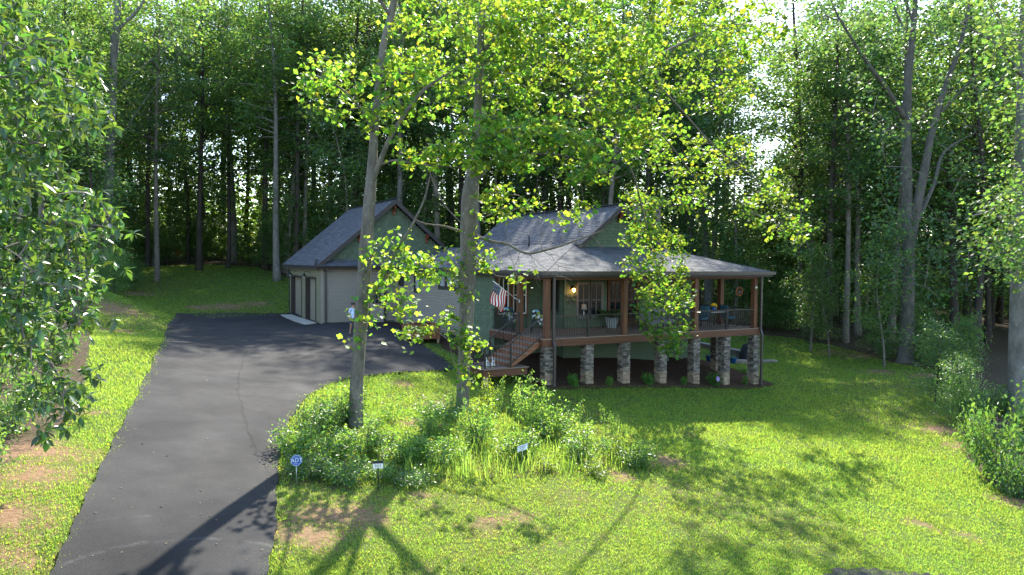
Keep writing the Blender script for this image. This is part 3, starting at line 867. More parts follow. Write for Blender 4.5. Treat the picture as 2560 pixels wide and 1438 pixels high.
def slab4(mb, q, t=.12):
    mb.hexa([(p[0], p[1], p[2] - t) for p in q] + [(p[0], p[1], p[2] - .015) for p in q])
slab4(sk, [(EL, EF, EZ), (BL, EF + hipd, BRK), (BL, EBK, BRK), (EL, EBK, EZ)][::-1])
slab4(sk, [(EL, EF, EZ), (ER, EF, EZ), (BR, EF + hipd, BRK), (BL, EF + hipd, BRK)])
slab4(sk, [(ER, EF, EZ), (ER, EBK - 3, EZ), (BR, EBK - 3, BRK), (BR, EF + hipd, BRK)])
slab4(sk, [(BL, 38.7, BRK), (BR, 38.7, BRK), (BR, 42.1, BRK), (BL, 42.1, BRK)])
skirt = sk.build("skirt_roof", M['slab'], house)
sn = hypot(hipd, BRK - EZ); ca, sa = hipd / sn, (BRK - EZ) / sn
shingles(skirt, (EL, EF, EZ), (0, 1, 0), (ca, 0, sa), sn, lambda s: (s * ca, EBK - EF))
shingles(skirt, (EL, EF, EZ), (1, 0, 0), (0, ca, sa), sn, lambda s: (s * ca, ER - EL - s * ca))
shingles(skirt, (ER, EF, EZ), (0, 1, 0), (-ca, 0, sa), sn, lambda s: (s * ca, EBK - EF - 3))
for xa, xb in ((EL, BL), (ER, BR)):
    hc = MB()
    a, b_ = np.array([xa, EF, EZ + .004]), np.array([xb, EF + hipd, BRK + .004])
    k = int(np.linalg.norm(b_ - a) / .2)
    for i in range(k):
        hc.beam(a + (b_ - a) * i / k, a + (b_ - a) * (i + 1.1) / k + np.array([0, 0, -.012]), .26, .016)
    hc.build("hip_cap", M['roof'], skirt)
rc = MB()
for i in range(int((38.75 - GF) / .2)):
    rc.beam((RX, GF + i * .2, RZ + .035), (RX, GF + i * .2 + .22, RZ + .02), .30, .018)
rc.build("ridge_cap", M['roof'], hr)
for sgn in (-1, 1):
    for yy, dy in ((GF - .03, .04), (38.75, .04)):
        a = np.array([RX + sgn * (RX - BL + .12), yy, BRK - .16]); b_ = np.array([RX, yy, RZ - .08])
        MB().prism([a + [0, 0, .10], b_ + [0, 0, .07], b_ + [0, 0, -.18], a + [0, 0, -.12]], (0, dy, 0)).build("rake_board", M['brown'], hr)
gab = MB().prism([(BL + .1, 27.45, BRK - .35), (BR - .1, 27.45, BRK - .35), (RX, 27.45, RZ - .2)], (0, 11.2, 0)).build("front_gable", M['greenwall'], house)
lap_wall(gab, (BL, 27.44, 4.50), (1, 0, 0), (0, -1, 0), BR - BL, 4.50, RZ - .15, .155, M['shake'], top=lambda z: (RX - BL - (RZ - .14 - z) / .815, RX - BL + (RZ - .14 - z) / .815), shake=True, name="shake_course")
MB().prism([(RX - .06, 27.41, RZ - .35), (RX - .06, 27.10, RZ - .35), (RX - .06, 27.10, RZ - .45), (RX - .06, 27.30, RZ - .75), (RX - .06, 27.41, RZ - .85)], (.12, 0, 0)).build("gable_bracket", M['bracket'], house)
for nm, a, b_ in (("gutter", (EL - .10, EF - .10, EZ - .15), (ER + .10, EF, EZ - .005)), ("gutter", (EL - .10, EF, EZ - .15), (EL, EBK - .6, EZ - .005)), ("gutter", (ER, EF, EZ - .15), (ER + .10, EBK - 3, EZ - .005))):
    MB().box(a, b_).build(nm, M['gutter'], skirt)
MB().box((EL + .002, EF + .002, EZ - .24), (ER - .002, EF + .05, EZ - .12)).build("fascia", M['brown'], skirt)
MB().box((EL + .002, EF + .05, EZ - .24), (EL + .05, EBK - .6, EZ - .12)).build("fascia", M['brown'], skirt)
MB().box((EL + .05, EF + .05, 3.30), (ER - .05, 28.76, 3.32)).build("porch_ceiling", M['cedarh'], house)
MB().box((EL + .05, 28.76, 3.22), (HX + .02, EBK - .05, 3.25)).build("soffit", M['brown'], house)
MB().tube([(18.3, 31.5, 4.4), (18.3, 31.5, 5.1)], .045, 8).build("vent_pipe", M['black'], house)
# chimney of ledge stones
ch = MB().box((24.15, 29.65, 3.5), (25.35, 30.65, 7.0)).build("chimney", M['mortar'], house)
MB().box((24.05, 29.55, 7.0), (25.45, 30.75, 7.1)).box((24.3, 29.8, 7.1), (25.2, 30.5, 7.25)).build("chimney_cap", M['black'], ch)


def stone_faces(faces, z0, z1, tanz):
    """list of stone boxes for wall faces: (O,u,n,L); returns list of (corners, material)"""
    out = []
    for O, u, n, L_ in faces:
        O, u, n = (np.array(q, float) for q in (O, u, n)); Z = np.array([0, 0, 1.0])
        z = z0
        while z < z1 - .02:
            h_ = random.choice((.045, .06, .075, .09)); h_ = min(h_, z1 - z)
            t = 0.0
            while t < L_ - .005:
                w_ = min(random.uniform(.10, .30), L_ - t)
                if L_ - t - w_ < .06: w_ = L_ - t
                d_ = random.uniform(.008, .040); e = .004
                P = [O + u * (t + (e if t else 0)) + n * d_, O + u * (t + w_ - e) + n * (d_ + random.uniform(-.006, .006)), O + u * (t + w_ - e) - n * .01, O + u * t - n * .01]
                out.append(([p + Z * (z + e) for p in P] + [p + Z * (z + h_ - e) + n * (-.004 if i < 2 else 0) for i, p in enumerate(P)], z < tanz + random.uniform(-.15, .15)))
                t += w_
            z += h_
    return out


def stone_part(stones, name, parent):
    mb = MB()
    for pts, tan_ in stones:
        mb.hexa(pts, 1 if tan_ else 0)
    o = mb.build(name, [M['stone'], M['stonebase']], parent); o["kind"] = "stuff"
    return o


stone_part(stone_faces([((24.15, 29.65, 0), (1, 0, 0), (0, -1, 0), 1.2), ((24.15, 30.65, 0), (0, -1, 0), (-1, 0, 0), 1.0)], 4.4, 7.0, 0), "chimney_stones", ch)

# ---- porch
DZ = .70
FX0, FX1, FY = 14.62, 26.83, 24.03
deck = MB().box((FX0 + .05, FY + .05, DZ - .30), (FX1 - .05, 28.74, DZ - .05)).build("porch_deck", M['cedarh'], house)
yy = FY
while yy < 28.6:
    x0, x1 = (FX0, FX1)
    MB().box((x0, yy, DZ - .03), (x1, yy + .136, DZ)).build("deck_board", M['deck'], deck)
    yy += .142
MB().box((FX0 + .012, FY + .010, DZ - .32), (FX1 - .012, FY + .05, DZ - .032)).build("deck_fascia", M['cedarh'], deck)
MB().box((FX0 + .010, FY + .051, DZ - .32), (FX0 + .05, 28.7, DZ - .032)).build("deck_fascia", M['cedarh'], deck)
MB().box((FX1 - .05, FY + .051, DZ - .32), (FX1 - .010, 28.7, DZ - .032)).build("deck_fascia", M['cedarh'], deck)
BZ0, BZ1 = 3.05, 3.29
bm_ = MB().box((14.76, 24.10, BZ0), (26.67, 24.30, BZ1)).build("porch_beam", M['cedarh'], house)
MB().box((14.78, 24.301, BZ0), (14.98, 28.7, BZ1)).build("porch_beam", M['cedarh'], house)
MB().box((26.45, 24.301, BZ0), (26.65, 28.7, BZ1)).build("porch_beam", M['cedarh'], house)
POSTS = [(14.9, 24.2), (18.77, 24.2), (22.78, 24.2), (26.53, 24.2), (26.55, 26.39), (14.9, 26.37)]
for (x_, y_) in POSTS:
    p = MB().box((x_ - .11, y_ - .11, DZ), (x_ + .11, y_ + .11, BZ0)).build("porch_post", M['cedar'], house)
    MB().box((x_ - .13, y_ - .13, DZ + .001), (x_ + .13, y_ + .13, DZ + .10)).build("post_base", M['cedarh'], p)
COLS = [(14.95, 24.25), (16.92, 24.25), (18.82, 24.25), (20.85, 24.25), (22.80, 24.25), (24.68, 24.25), (26.60, 24.25), (26.4, 26.5)]
stone_budget = 300
CW = .18
for ci, (x_, y_) in enumerate(COLS):
    z0 = gz(x_, y_)[0] - .15
    c = MB().box((x_ - CW, y_ - CW, z0), (x_ + CW, y_ + CW, DZ - .32)).build("stone_column", M['mortar'], house)
    S = stone_faces([((x_ - CW, y_ - CW, 0), (1, 0, 0), (0, -1, 0), 2 * CW)], z0, DZ - .325, z0 + .65)
    keep = S if stone_budget > 0 and ci < 7 else []
    keep = keep[:max(0, stone_budget)]; rest = S[len(keep):]
    for pts, tan_ in keep:
        MB().hexa(pts).build("stone", M['stonebase'] if tan_ else M['stone'], c)
    stone_budget -= len(keep)
    S2 = stone_faces([((x_ - CW, y_ + CW, 0), (0, -1, 0), (-1, 0, 0), 2 * CW), ((x_ + CW, y_ - CW, 0), (0, 1, 0), (1, 0, 0), 2 * CW)], z0, DZ - .325, z0 + .65)
    stone_part(rest + S2, "side_stones", c)


def railing(parent, a, b_, h=.90, spc=.115, posts=(), slope=False, lowgap=.09):
    """black metal rail between two points (deck level), balusters as separate pieces"""
    a, b_ = np.array(a, float), np.array(b_, float)
    Z = np.array([0, 0, 1.0])
    r = MB().beam(a + Z * h, b_ + Z * h, .055, .045).build("railing", M['black'], parent)
    MB().beam(a + Z * lowgap, b_ + Z * lowgap, .035, .03).build("bottom_rail", M['black'], r)
    L_ = np.linalg.norm((b_ - a)[:2]); k = max(2, int(L_ / spc))
    for i in range(1, k):
        p = a + (b_ - a) * i / k
        MB().box(p + [-.009, -.009, lowgap + .016], p + [.009, .009, h - .023]).build("baluster", M['black'], r)
    for t in posts:
        p = a + (b_ - a) * t
        MB().box(p + [-.032, -.032, -.02], p + [.032, .032, h + .04]).box(p + [-.042, -.042, h + .04], p + [.042, .042, h + .07]).build("rail_post", M['black'], r)
    return r


for a, b_ in zip(POSTS[:3], POSTS[1:4]):
    railing(house, (a[0] + .11, 24.12, DZ), (b_[0] - .11, 24.12, DZ), posts=(.5,))
railing(house, (26.70, 24.25, DZ), (26.70, 28.6, DZ), posts=(.5,))
railing(house, (14.76, 26.5, DZ), (14.76, 28.7, DZ))

# stairs down the left side to a landing
st = MB().prism([(14.62, 24.30, DZ - .03), (14.62, 24.30, DZ - .34), (13.42, 24.30, -.36), (13.20, 24.30, -.36), (13.20, 24.30, -.20)], (0, .05, 0)).prism([(14.62, 26.0, DZ - .03), (14.62, 26.0, DZ - .34), (13.42, 26.0, -.36), (13.20, 26.0, -.36), (13.20, 26.0, -.20)], (0, .05, 0))
st = st.build("staircase", M['stair'], house)
for i in range(5):
    z_ = DZ - .175 * (i + 1); x1 = 14.62 - .28 * i
    MB().box((x1 - .30, 24.24, z_ - .035), (x1, 26.10, z_)).build("tread", M['deck'], st)
    MB().box((x1 - .02, 24.30, z_ + .002), (x1 - .001, 26.05, z_ + .138)).build("riser", M['stair'], st)
MB().box((13.20, 24.30, -.348), (13.22, 26.05, -.212)).build("riser", M['stair'], st)
ln = MB().box((12.13, 24.15, -.66), (14.0, 25.95, -.39)).build("landing", M['cedarh'], house)
yy = 24.10
while yy < 25.95:
    MB().box((12.08, yy, -.385), (14.05, yy + .136, -.355)).build("deck_board", M['deck'], ln); yy += .142
for x_, y_ in ((12.22, 24.24), (12.22, 25.8), (13.8, 25.8)):
    MB().box((x_ - .07, y_ - .07, -1.5), (x_ + .07, y_ + .07, -.66)).build("support_post", M['treated'], ln)
railing(house, (12.16, 24.20, -.355), (13.28, 24.20, -.355), h=.88, posts=(0, 1))
railing(house, (12.16, 24.26, -.355), (12.16, 25.9, -.355), h=.88, posts=(1,))
railing(house, (13.32, 24.24, -.30), (14.70, 24.24, DZ), h=.88)
railing(house, (13.32, 26.06, -.30), (14.70, 26.06, DZ), h=.88, posts=(0, 1))
# downspouts
def spout(x_, y_, z0, z1, kick=.09):
    mb = MB().box((x_ - .05, y_ - .04, .62), (x_ + .05, y_ + .04, z1)).hexa([(x_ - .05, y_ - .04 - kick, .40), (x_ + .05, y_ - .04 - kick, .40), (x_ + .05, y_ + .04 - kick, .40), (x_ - .05, y_ + .04 - kick, .40), (x_ - .05, y_ - .04, .62), (x_ + .05, y_ - .04, .62), (x_ + .05, y_ + .04, .62), (x_ - .05, y_ + .04, .62)])
    mb.box((x_ - .05, y_ - .04 - kick, z0), (x_ + .05, y_ + .04 - kick, .40)).tube([(x_, y_ - kick, z0 + .15), (x_, y_ - kick - .02, z0 - .02)], .065, 10)
    mb.build("downspout", M['gutter'], house)
spout(15.10, 23.98, -1.25, 3.3); spout(26.76, 23.98, -2.05, 3.3)
MB().box((26.98, 28.62, -1.6), (27.10, 28.74, 3.3)).build("downspout", M['gutter'], house)


def text_mesh(name, body, size, ext=.004, shear=0.0, align='CENTER'):
    cu = bpy.data.curves.new(name, 'FONT'); cu.body = body; cu.size = size; cu.extrude = ext; cu.align_x = align; cu.align_y = 'CENTER'; cu.shear = shear; cu.resolution_u = 3
    o = bpy.data.objects.new(name, cu); COL.objects.link(o)
    me = bpy.data.meshes.new_from_object(o.evaluated_get(bpy.context.evaluated_depsgraph_get()))
    bpy.data.objects.remove(o); bpy.data.curves.remove(cu)
    return me


def place_text(name, body, size, loc, u, n, mt, parent=None, ext=.004, shear=0.0, bold=0.0):
    me = text_mesh(name, body, size, ext, shear)
    u, n = Vector(u).normalized(), Vector(n).normalized(); v = n.cross(u)
    me.transform(Matrix(((u.x, v.x, n.x, loc[0]), (u.y, v.y, n.y, loc[1]), (u.z, v.z, n.z, loc[2]), (0, 0, 0, 1))))
    me.materials.clear(); me.materials.append(mt)
    return link(name, me, parent)


place_text("house_number", "915", .15, (15.52, FY + .007, .56), (1, 0, 0), (0, -1, 0), M['black'], deck, .003)
# ------------------------------------------------------------------ foliage tools
T_TULIP = (np.array([(0, 0, 0), (.20, .06, .03), (.50, .22, .10), (.36, .46, .06), (.44, .78, .00), (.16, .86, -.08), (0, .70, -.05), (-.16, .86, -.08), (-.44, .78, .00), (-.36, .46, .06), (-.50, .22, .10), (-.20, .06, .03)]), [(0, 1, 2, 3, 4, 5, 6), (0, 6, 7, 8, 9, 10, 11)])
T_OVAL = (np.array([(0, 0, 0), (.17, .25, .05), (.21, .55, .06), (0, 1, -.06), (-.21, .55, .06), (-.17, .25, .05), (0, .5, -.01)]), [(0, 1, 2, 3, 6), (0, 6, 3, 4, 5)])
T_QUAD = (np.array([(0, 0, 0), (.36, .45, .09), (0, 1, 0), (-.36, .45, .09)]), [(0, 1, 2), (0, 2, 3)])


def unit(v):
    return v / (np.linalg.norm(v, axis=-1, keepdims=True) + 1e-9)


def leaf_arrays(P, D, Nn, S, tmpl):
    T, polys = tmpl
    D = unit(D); B = unit(np.cross(D, Nn)); Nn = np.cross(B, D)
    V = P[:, None, :] + S[:, None, None] * (T[None, :, 0, None] * B[:, None] + T[None, :, 1, None] * D[:, None] + T[None, :, 2, None] * Nn[:, None])
    n, k = len(P), len(T)
    base = np.arange(n)[:, None] * k
    lp = np.concatenate([np.array(p) for p in polys])
    loops = (base + lp[None]).ravel()
    ln = np.array([len(p) for p in polys]); st = np.r_[0, np.cumsum(ln)[:-1]]
    starts = (np.arange(n)[:, None] * len(lp) + st[None]).ravel()
    return V.reshape(-1, 3), loops, starts


def leaf_mesh(name, P, D, Nn, S, tmpl, mt):
    V, lo, st = leaf_arrays(np.asarray(P), np.asarray(D), np.asarray(Nn), np.asarray(S), tmpl)
    return npmesh(name, V, lo, st, mt)


def rand_dirs(n, up=0.0, r=rng):
    v = r.normal(size=(n, 3)); v[:, 2] += up
    return unit(v)


def leaf_frames(n, droop=.35, flat=1.0, r=rng):
    """directions mostly outwards and a little down, normals mostly upwards"""
    a = r.uniform(0, 2 * pi, n)
    D = np.c_[np.cos(a), np.sin(a), r.normal(-droop, .45, n)]
    Nn = np.c_[r.normal(0, .55, n), r.normal(0, .55, n), np.full(n, flat)]
    return unit(D), unit(Nn)


def smooth_line(pts, k=4):
    """Catmull-Rom through control rows (any columns)"""
    P = np.array(pts, float)
    Q = np.vstack([2 * P[0] - P[1], P, 2 * P[-1] - P[-2]])
    out = []
    for i in range(1, len(Q) - 2):
        for j in range(k):
            t = j / k
            out.append(.5 * ((2 * Q[i]) + (-Q[i - 1] + Q[i + 1]) * t + (2 * Q[i - 1] - 5 * Q[i] + 4 * Q[i + 1] - Q[i + 2]) * t * t + (-Q[i - 1] + 3 * Q[i] - 3 * Q[i + 1] + Q[i + 2]) * t ** 3))
    out.append(P[-1])
    return np.array(out)


def bark_tube(mb, pts, rad, n=10, wob=.06, m=0):
    """trunk tube with an uneven girth"""
    b0 = len(mb.v)
    mb.tube(pts, rad, n, m)
    P = np.array(pts)
    for i in range(len(P)):
        for k in range(n):
            v = np.array(mb.v[b0 + i * n + k]); d = v - P[i]
            s = 1 + wob * (sin(k * 2.1 + i * .37) + .7 * sin(i * 1.3 + k * 4.4)) * .6
            mb.v[b0 + i * n + k] = tuple(P[i] + d * s)


# ------------------------------------------------------------------ forest tree kinds (local metres, foot at the origin)
def forest_kind(seed, H, r0, c0, R, nbr, nlf, leaf, mt, bark, lean=.3, fork=False):
    r = np.random.default_rng(seed)
    k = 9
    ph = r.uniform(0, 6)
    tp = np.array([(lean * sin(ph + i * .5) * i / k * 1.2, lean * cos(ph * 1.3 + i * .4) * i / k * 1.2, H * .97 * i / k - (.5 if i == 0 else 0)) for i in range(k + 1)])
    tr = np.array([r0 * (1.35 if i == 0 else 1) * (1 - .80 * (i / k) ** 1.1) for i in range(k + 1)])
    tube = MB()
    bark_tube(tube, smooth_line(np.c_[tp, tr], 3)[:, :3], smooth_line(np.c_[tp, tr], 3)[:, 3], 9)
    P = []
    for b in range(nbr):
        t = c0 + (1 - c0) * (b + r.random()) / nbr
        h = t * H * .96
        x = np.interp(h, tp[:, 2], tp[:, 0]); y = np.interp(h, tp[:, 2], tp[:, 1]); rr = np.interp(h, tp[:, 2], tr)
        q = (t - c0) / (1 - c0)
        L_ = R * (.45 + .75 * sin(pi * min(1, q * .85 + .12))) * r.uniform(.6, 1.15)
        a = r.uniform(0, 2 * pi); up = r.uniform(.1, .75)
        d = np.array([cos(a), sin(a), up]); d /= np.linalg.norm(d)
        pts = [np.array([x, y, h])]
        for s in (.35, .7, 1.0):
            pts.append(np.array([x, y, h]) + d * L_ * s + np.array([0, 0, -.12 * L_ * s * s]) + r.normal(0, .12, 3) * L_ * .25)
        tube.tube(pts, [rr * .42, rr * .28, rr * .16, rr * .05], 5, 0, caps=False)
        nn = max(8, int(nlf * L_ / (nbr * R * .9)))
        ncl = r.integers(4, 8)
        for c in range(ncl):
            s = r.uniform(.35, 1.08)
            ctr = np.array([np.interp(s, (0, .35, .7, 1.0), [p[i] for p in pts]) for i in range(3)]) + r.normal(0, .38, 3) * (L_ * .22)
            m_ = nn // ncl
            P.append(ctr + r.normal(size=(m_, 3)) * np.array([.55, .55, .27]) * r.uniform(.7, 1.25))
    P = np.concatenate(P)
    D, Nn = leaf_frames(len(P), .3, .9, r)
    S = r.uniform(.65, 1.25, len(P)) * leaf
    return tube.mesh("trunk", bark), leaf_mesh("crown", P, D, Nn, S, T_QUAD, mt)


KINDS = {
    'tall_a': forest_kind(1, 27, .30, .34, 4.0, 50, 7400, .27, M['leaf_forest'], M['bark_dark']),
    'tall_b': forest_kind(2, 29, .27, .42, 3.8, 46, 7200, .27, M['leaf_forest2'], M['bark_grey']),
    'tall_c': forest_kind(3, 25, .24, .28, 3.6, 50, 7400, .26, M['leaf_forest'], M['bark_dark'], lean=.7),
    'tall_d': forest_kind(4, 28, .33, .48, 4.6, 44, 7000, .28, M['leaf_forest'], M['bark_pale']),
    'slim_a': forest_kind(5, 17, .13, .22, 2.5, 44, 4700, .24, M['leaf_forest2'], M['bark_dark'], lean=.6),
    'slim_b': forest_kind(6, 14, .11, .16, 2.3, 42, 4500, .23, M['leaf_forest'], M['bark_grey'], lean=.8),
    'low_a': forest_kind(7, 8.0, .08, .10, 2.2, 40, 5000, .20, M['leaf_under'], M['bark_dark'], lean=.4),
}


def put_tree(kind, x, y, label, group=None, name="forest_tree", sc=1.0, rz=None, zs=None, z=None):
    tm, cm = KINDS[kind]
    zz_ = gz(x, y)[0] if z is None else z
    e = empty(name, (x, y, zz_), label, "tree", group, rz=random.uniform(0, 6.28) if rz is None else rz, sc=(sc, sc, sc * (zs or 1)))
    if kind[0] in 'ts':
        e.rotation_euler = (random.gauss(0, .035), random.gauss(0, .035), e.rotation_euler[2])
    link("trunk", tm, e, False); link("crown", cm, e, False)
    return e


TREES = []          # (px, depth, kind, scale, label, group)
HK = dict(tall_a=27, tall_b=29, tall_c=25, tall_d=28, slim_a=17, slim_b=14, low_a=8)
def fit_height(px, d, kind, sc):
    """trees nearer the clearing are the lower ones: the wood's front is an edge that the sun clears"""
    return min(sc, max(.35, .78 * (d - 20.5) / HK[kind])) if px < 2150 else sc


def T(px, d, kind, sc, label, group=None, name="forest_tree"):
    p = at(px, 650, d)
    sc = fit_height(px, d, kind, sc)
    return put_tree(kind, p[0], p[1], label, group, name, sc)


# trees one can tell apart
T(62, 44, 'tall_d', 1.0, "pale straight trunk nearest the left edge of the picture, half hidden by leaves")
T(106, 47, 'tall_b', 1.0, "grey trunk just right of the pale one at the left edge of the picture")
T(167, 52, 'tall_a', .95, "dark trunk between the left edge trees and the big pale roadside tree")
T(392, 62, 'tall_b', .85, "slender grey tree at the far lawn edge, second from the big pale roadside tree")
T(368, 72, 'tall_a', .9, "dark trunk in shade close behind the slender grey tree at the lawn edge")
T(498, 70, 'tall_a', 1.0, "dark straight tree at the middle of the far lawn edge")
T(570, 74, 'tall_c', .95, "dark tree right of the middle of the far lawn edge")
T(692, 64, 'tall_d', .95, "thick grey trunk standing just left of the garage roof")
T(738, 66, 'tall_a', 1.0, "thick dark trunk touching the left slope of the garage roof")
T(853, 60, 'slim_b', 1.15, "thin grey trunk rising behind the garage ridge")
T(1195, 62, 'tall_d', .95, "pale trunk seen beside the front poplar above the house roof")
T(1505, 58, 'tall_b', .95, "grey trunk rising straight behind the house gable peak")
T(1775, 60, 'tall_b', .9, "slender grey trunk standing behind the right end of the porch roof")
T(2002, 56, 'tall_a', .9, "dark tree standing just right of the bright sky gap")
T(2068, 60, 'tall_c', .95, "slim dark tree between the sky gap and the straight grey trunk")
T(2118, 50, 'tall_b', .95, "straight grey trunk at the lawn edge right of the porch")
T(2395, 50, 'tall_a', 1.0, "dark trunk behind the big twin-stemmed tree")
T(2445, 47, 'tall_c', 1.0, "dark trunk between the twin-stemmed tree and the right edge")

T(1888, 66, 'slim_b', 1.0, "small tree filling the lower left of the bright sky gap", name="understory_tree")
T(1924, 71, 'slim_b', 1.05, "small tree filling the lower right of the bright sky gap", name="understory_tree")
rt = np.random.default_rng(77)
GAPX = 1903
def clear_of_gap(px, d, R):
    return abs(px - GAPX) > 20 + .62 * R * FPX / d
LAB = {
    'left': ("tall dark forest tree in the woods behind the far lawn", "woods behind the far lawn"),
    'mid': ("tall forest tree in the woods behind the house and garage roofs", "woods behind the roofs"),
    'right': ("tall forest tree in the shady woods right of the house", "woods right of the house"),
}
placed = []
MADE = []
def fill(n, d0, d1, kinds, x0=-300, x1=2860, s0=.8, s1=1.15, mind=3.6, lab=None, name="forest_tree", gap=True, R=3.6):
    got = tries = 0
    while got < n and tries < n * 40:
        tries += 1
        px = rt.uniform(x0, x1); d = sqrt(rt.uniform(d0 ** 2, d1 ** 2))
        p = at(px, 650, d)
        if gap and not clear_of_gap(px, d, R): continue
        if inpoly(np.array([p[0]]), np.array([p[1]]), LAWN_POLY)[0]: continue
        if any((p[0] - q[0]) ** 2 + (p[1] - q[1]) ** 2 < mind ** 2 for q in placed): continue
        if 9 < p[0] < 29 and 23 < p[1] < 54: continue
        placed.append(p)
        k = kinds[rt.integers(len(kinds))]
        z_ = 'left' if px < 760 else ('mid' if px < 1850 else 'right')
        l, g = (lab or LAB)[z_]
        e = put_tree(k, p[0], p[1], l, g, name, fit_height(px, d, k, rt.uniform(s0, s1)))
        MADE.append((e, px, d, name, z_))
        got += 1


fill(50, 47, 74, ['tall_a', 'tall_b', 'tall_c', 'tall_a', 'tall_d'])
fill(120, 72, 112, ['tall_a', 'tall_c', 'tall_b', 'tall_d'], mind=3.2, s0=1.1, s1=1.5)
SLAB = {
    'left': ("slender young understory tree in the woods behind the far lawn", "understory trees behind the far lawn"),
    'mid': ("slender young understory tree behind the house and garage", "understory trees behind the roofs"),
    'right': ("slender young understory tree in the woods right of the house", "understory trees right of the house"),
}
placed = []
fill(140, 46, 98, ['slim_a', 'slim_b', 'slim_a'], mind=2.6, lab=SLAB, name="understory_tree", s0=.7, s1=1.2, R=2.2)
BLAB = {
    'left': ("low leafy bush in the shady undergrowth beyond the far lawn", "undergrowth bushes beyond the far lawn"),
    'mid': ("low leafy bush in the undergrowth behind the house", "undergrowth bushes behind the house"),
    'right': ("low leafy bush in the undergrowth right of the lawn", "undergrowth bushes right of the lawn"),
}
placed = []
fill(110, 52, 100, ['low_a'], mind=2.0, lab=BLAB, name="woodland_bush", s0=.3, s1=.8, gap=False)
placed = []
fill(26, 52, 100, ['low_a', 'low_a', 'slim_b'], x0=1830, x1=2000, mind=2.0, lab={'mid': ("leafy bush below the bright sky gap beyond the porch", "bushes below the sky gap"), 'right': ("leafy bush below the bright sky gap beyond the porch", "bushes below the sky gap")}, name="woodland_bush", s0=.55, s1=.95, gap=False)
placed = []
fill(40, 58, 76, ['low_a', 'slim_b'], x0=230, x1=1000, mind=2.2, lab=BLAB, name="woodland_bush", s0=.45, s1=.85, gap=False)
# bushes crowding the edges of the mown lawn
def edge_row(pxs, lab, grp, s0, s1, jit=1.2, kinds=('low_a',)):
    pts = hits(pxs)
    for i in range(len(pts) - 1):
        a, b = pts[i], pts[i + 1]
        L_ = hypot(b[0] - a[0], b[1] - a[1]); k = max(1, int(L_ / 2.1))
        for j in range(k):
            t = (j + rt.random()) / k
            x_, y_ = a[0] + (b[0] - a[0]) * t + rt.normal(0, jit), a[1] + (b[1] - a[1]) * t + abs(rt.normal(0, jit)) + .8
            put_tree(kinds[rt.integers(len(kinds))], x_, y_, lab, grp, "edge_bush", rt.uniform(s0, s1))
edge_row([(240, 735), (290, 694), (330, 664)], "leafy bush at the far left corner of the lawn behind the pale tree", "bushes at the far left lawn corner", .22, .38)
edge_row([(330, 664), (520, 653), (640, 660), (735, 692)], "low dark green bush along the far edge of the back lawn", "bushes along the far lawn edge", .25, .5)
edge_row([(1890, 832), (2000, 840), (2090, 858), (2170, 878), (2240, 896), (2330, 914), (2420, 935)], "leafy bush along the right edge of the lawn", "bushes along the right lawn edge", .38, .75, kinds=('low_a', 'low_a', 'slim_b'))

edge_row([(2190, 880), (2270, 893), (2370, 908), (2480, 930), (2600, 960)], "leafy bush in the dark undergrowth right of the twin-stemmed tree", "bushes below the twin-stemmed tree", .35, .7, jit=1.0)
edge_row([(2400, 1010), (2480, 1060), (2600, 1120)], "leafy bush behind the dark shrubs at the right margin", "bushes at the right margin", .28, .45, jit=.6)
# trees of the front rows are told apart by their order from the left
_ONES = "first second third fourth fifth sixth seventh eighth ninth tenth eleventh twelfth thirteenth fourteenth fifteenth sixteenth seventeenth eighteenth nineteenth".split()
_TENS = {20: "twentieth", 30: "thirtieth", 40: "fortieth", 50: "fiftieth"}
_TW = {20: "twenty", 30: "thirty", 40: "forty", 50: "fifty"}
def ordinal(k):
    return _ONES[k - 1] if k < 20 else (_TENS[k] if k % 10 == 0 else _TW[k // 10 * 10] + "-" + _ONES[k % 10 - 1])
WHERE = {'left': "behind the far lawn", 'mid': "behind the roofs", 'right': "right of the house"}
for nm, dmax, what in (("forest_tree", 74, "tall tree"), ("understory_tree", 66, "slender young tree"), ("woodland_bush", 68, "low bush")):
    for zn in WHERE:
        row = sorted((q for q in MADE if q[3] == nm and q[4] == zn and q[2] < dmax), key=lambda q: q[1])
        for k, q in enumerate(row):
            q[0]["label"] = "%s %s from the left in the nearer woods %s" % (ordinal(k + 1), what, WHERE[zn])
for grp in ("bushes at the far left lawn corner", "bushes along the far lawn edge", "bushes along the right lawn edge", "bushes below the twin-stemmed tree", "bushes at the right margin"):
    row = [o for o in COL.objects if o.parent is None and o.get("group") == grp]
    row.sort(key=lambda o: (np.array(o.location) - CAM) @ _rt / ((np.array(o.location) - CAM) @ _fw))
    for k, o in enumerate(row):
        o["label"] = "%s bush from the left among the %s" % (ordinal(k + 1), grp)

# far wood closing the view: one mass
n = 150000
px = rt.uniform(-500, 3060, n); d = rt.uniform(90, 150, n)
ang = np.arctan((px - 1280) / FPX) + YAW
rr = d / np.cos(ang - YAW)
x, y = rr * np.sin(ang), rr * np.cos(ang)
z = gz(x, y) + rt.beta(.9, 2.2, n) * 24
z[:55000] = gz(x[:55000], y[:55000]) + rt.random(55000) ** 1.3 * 9.5
keep = (np.abs(px - GAPX) > 45) | (z < 16)
P = np.c_[x, y, z][keep]
D, Nn = leaf_frames(len(P), .3, .8, rt)
me = leaf_mesh("far_woods", P, D, Nn, rt.uniform(.5, 1.0, len(P)), T_QUAD, M['leaf_forest'])
tag(link("far_woods", me), "far mass of green woodland closing the view", "woods", kind="stuff")


# ------------------------------------------------------------------ hand-shaped trees (limbs given as picture point, depth, radius)
def limb(rows, k=4):
    R_ = np.array([(*at(a, b, c), r_) for a, b, c, r_ in rows])
    return smooth_line(R_, k)


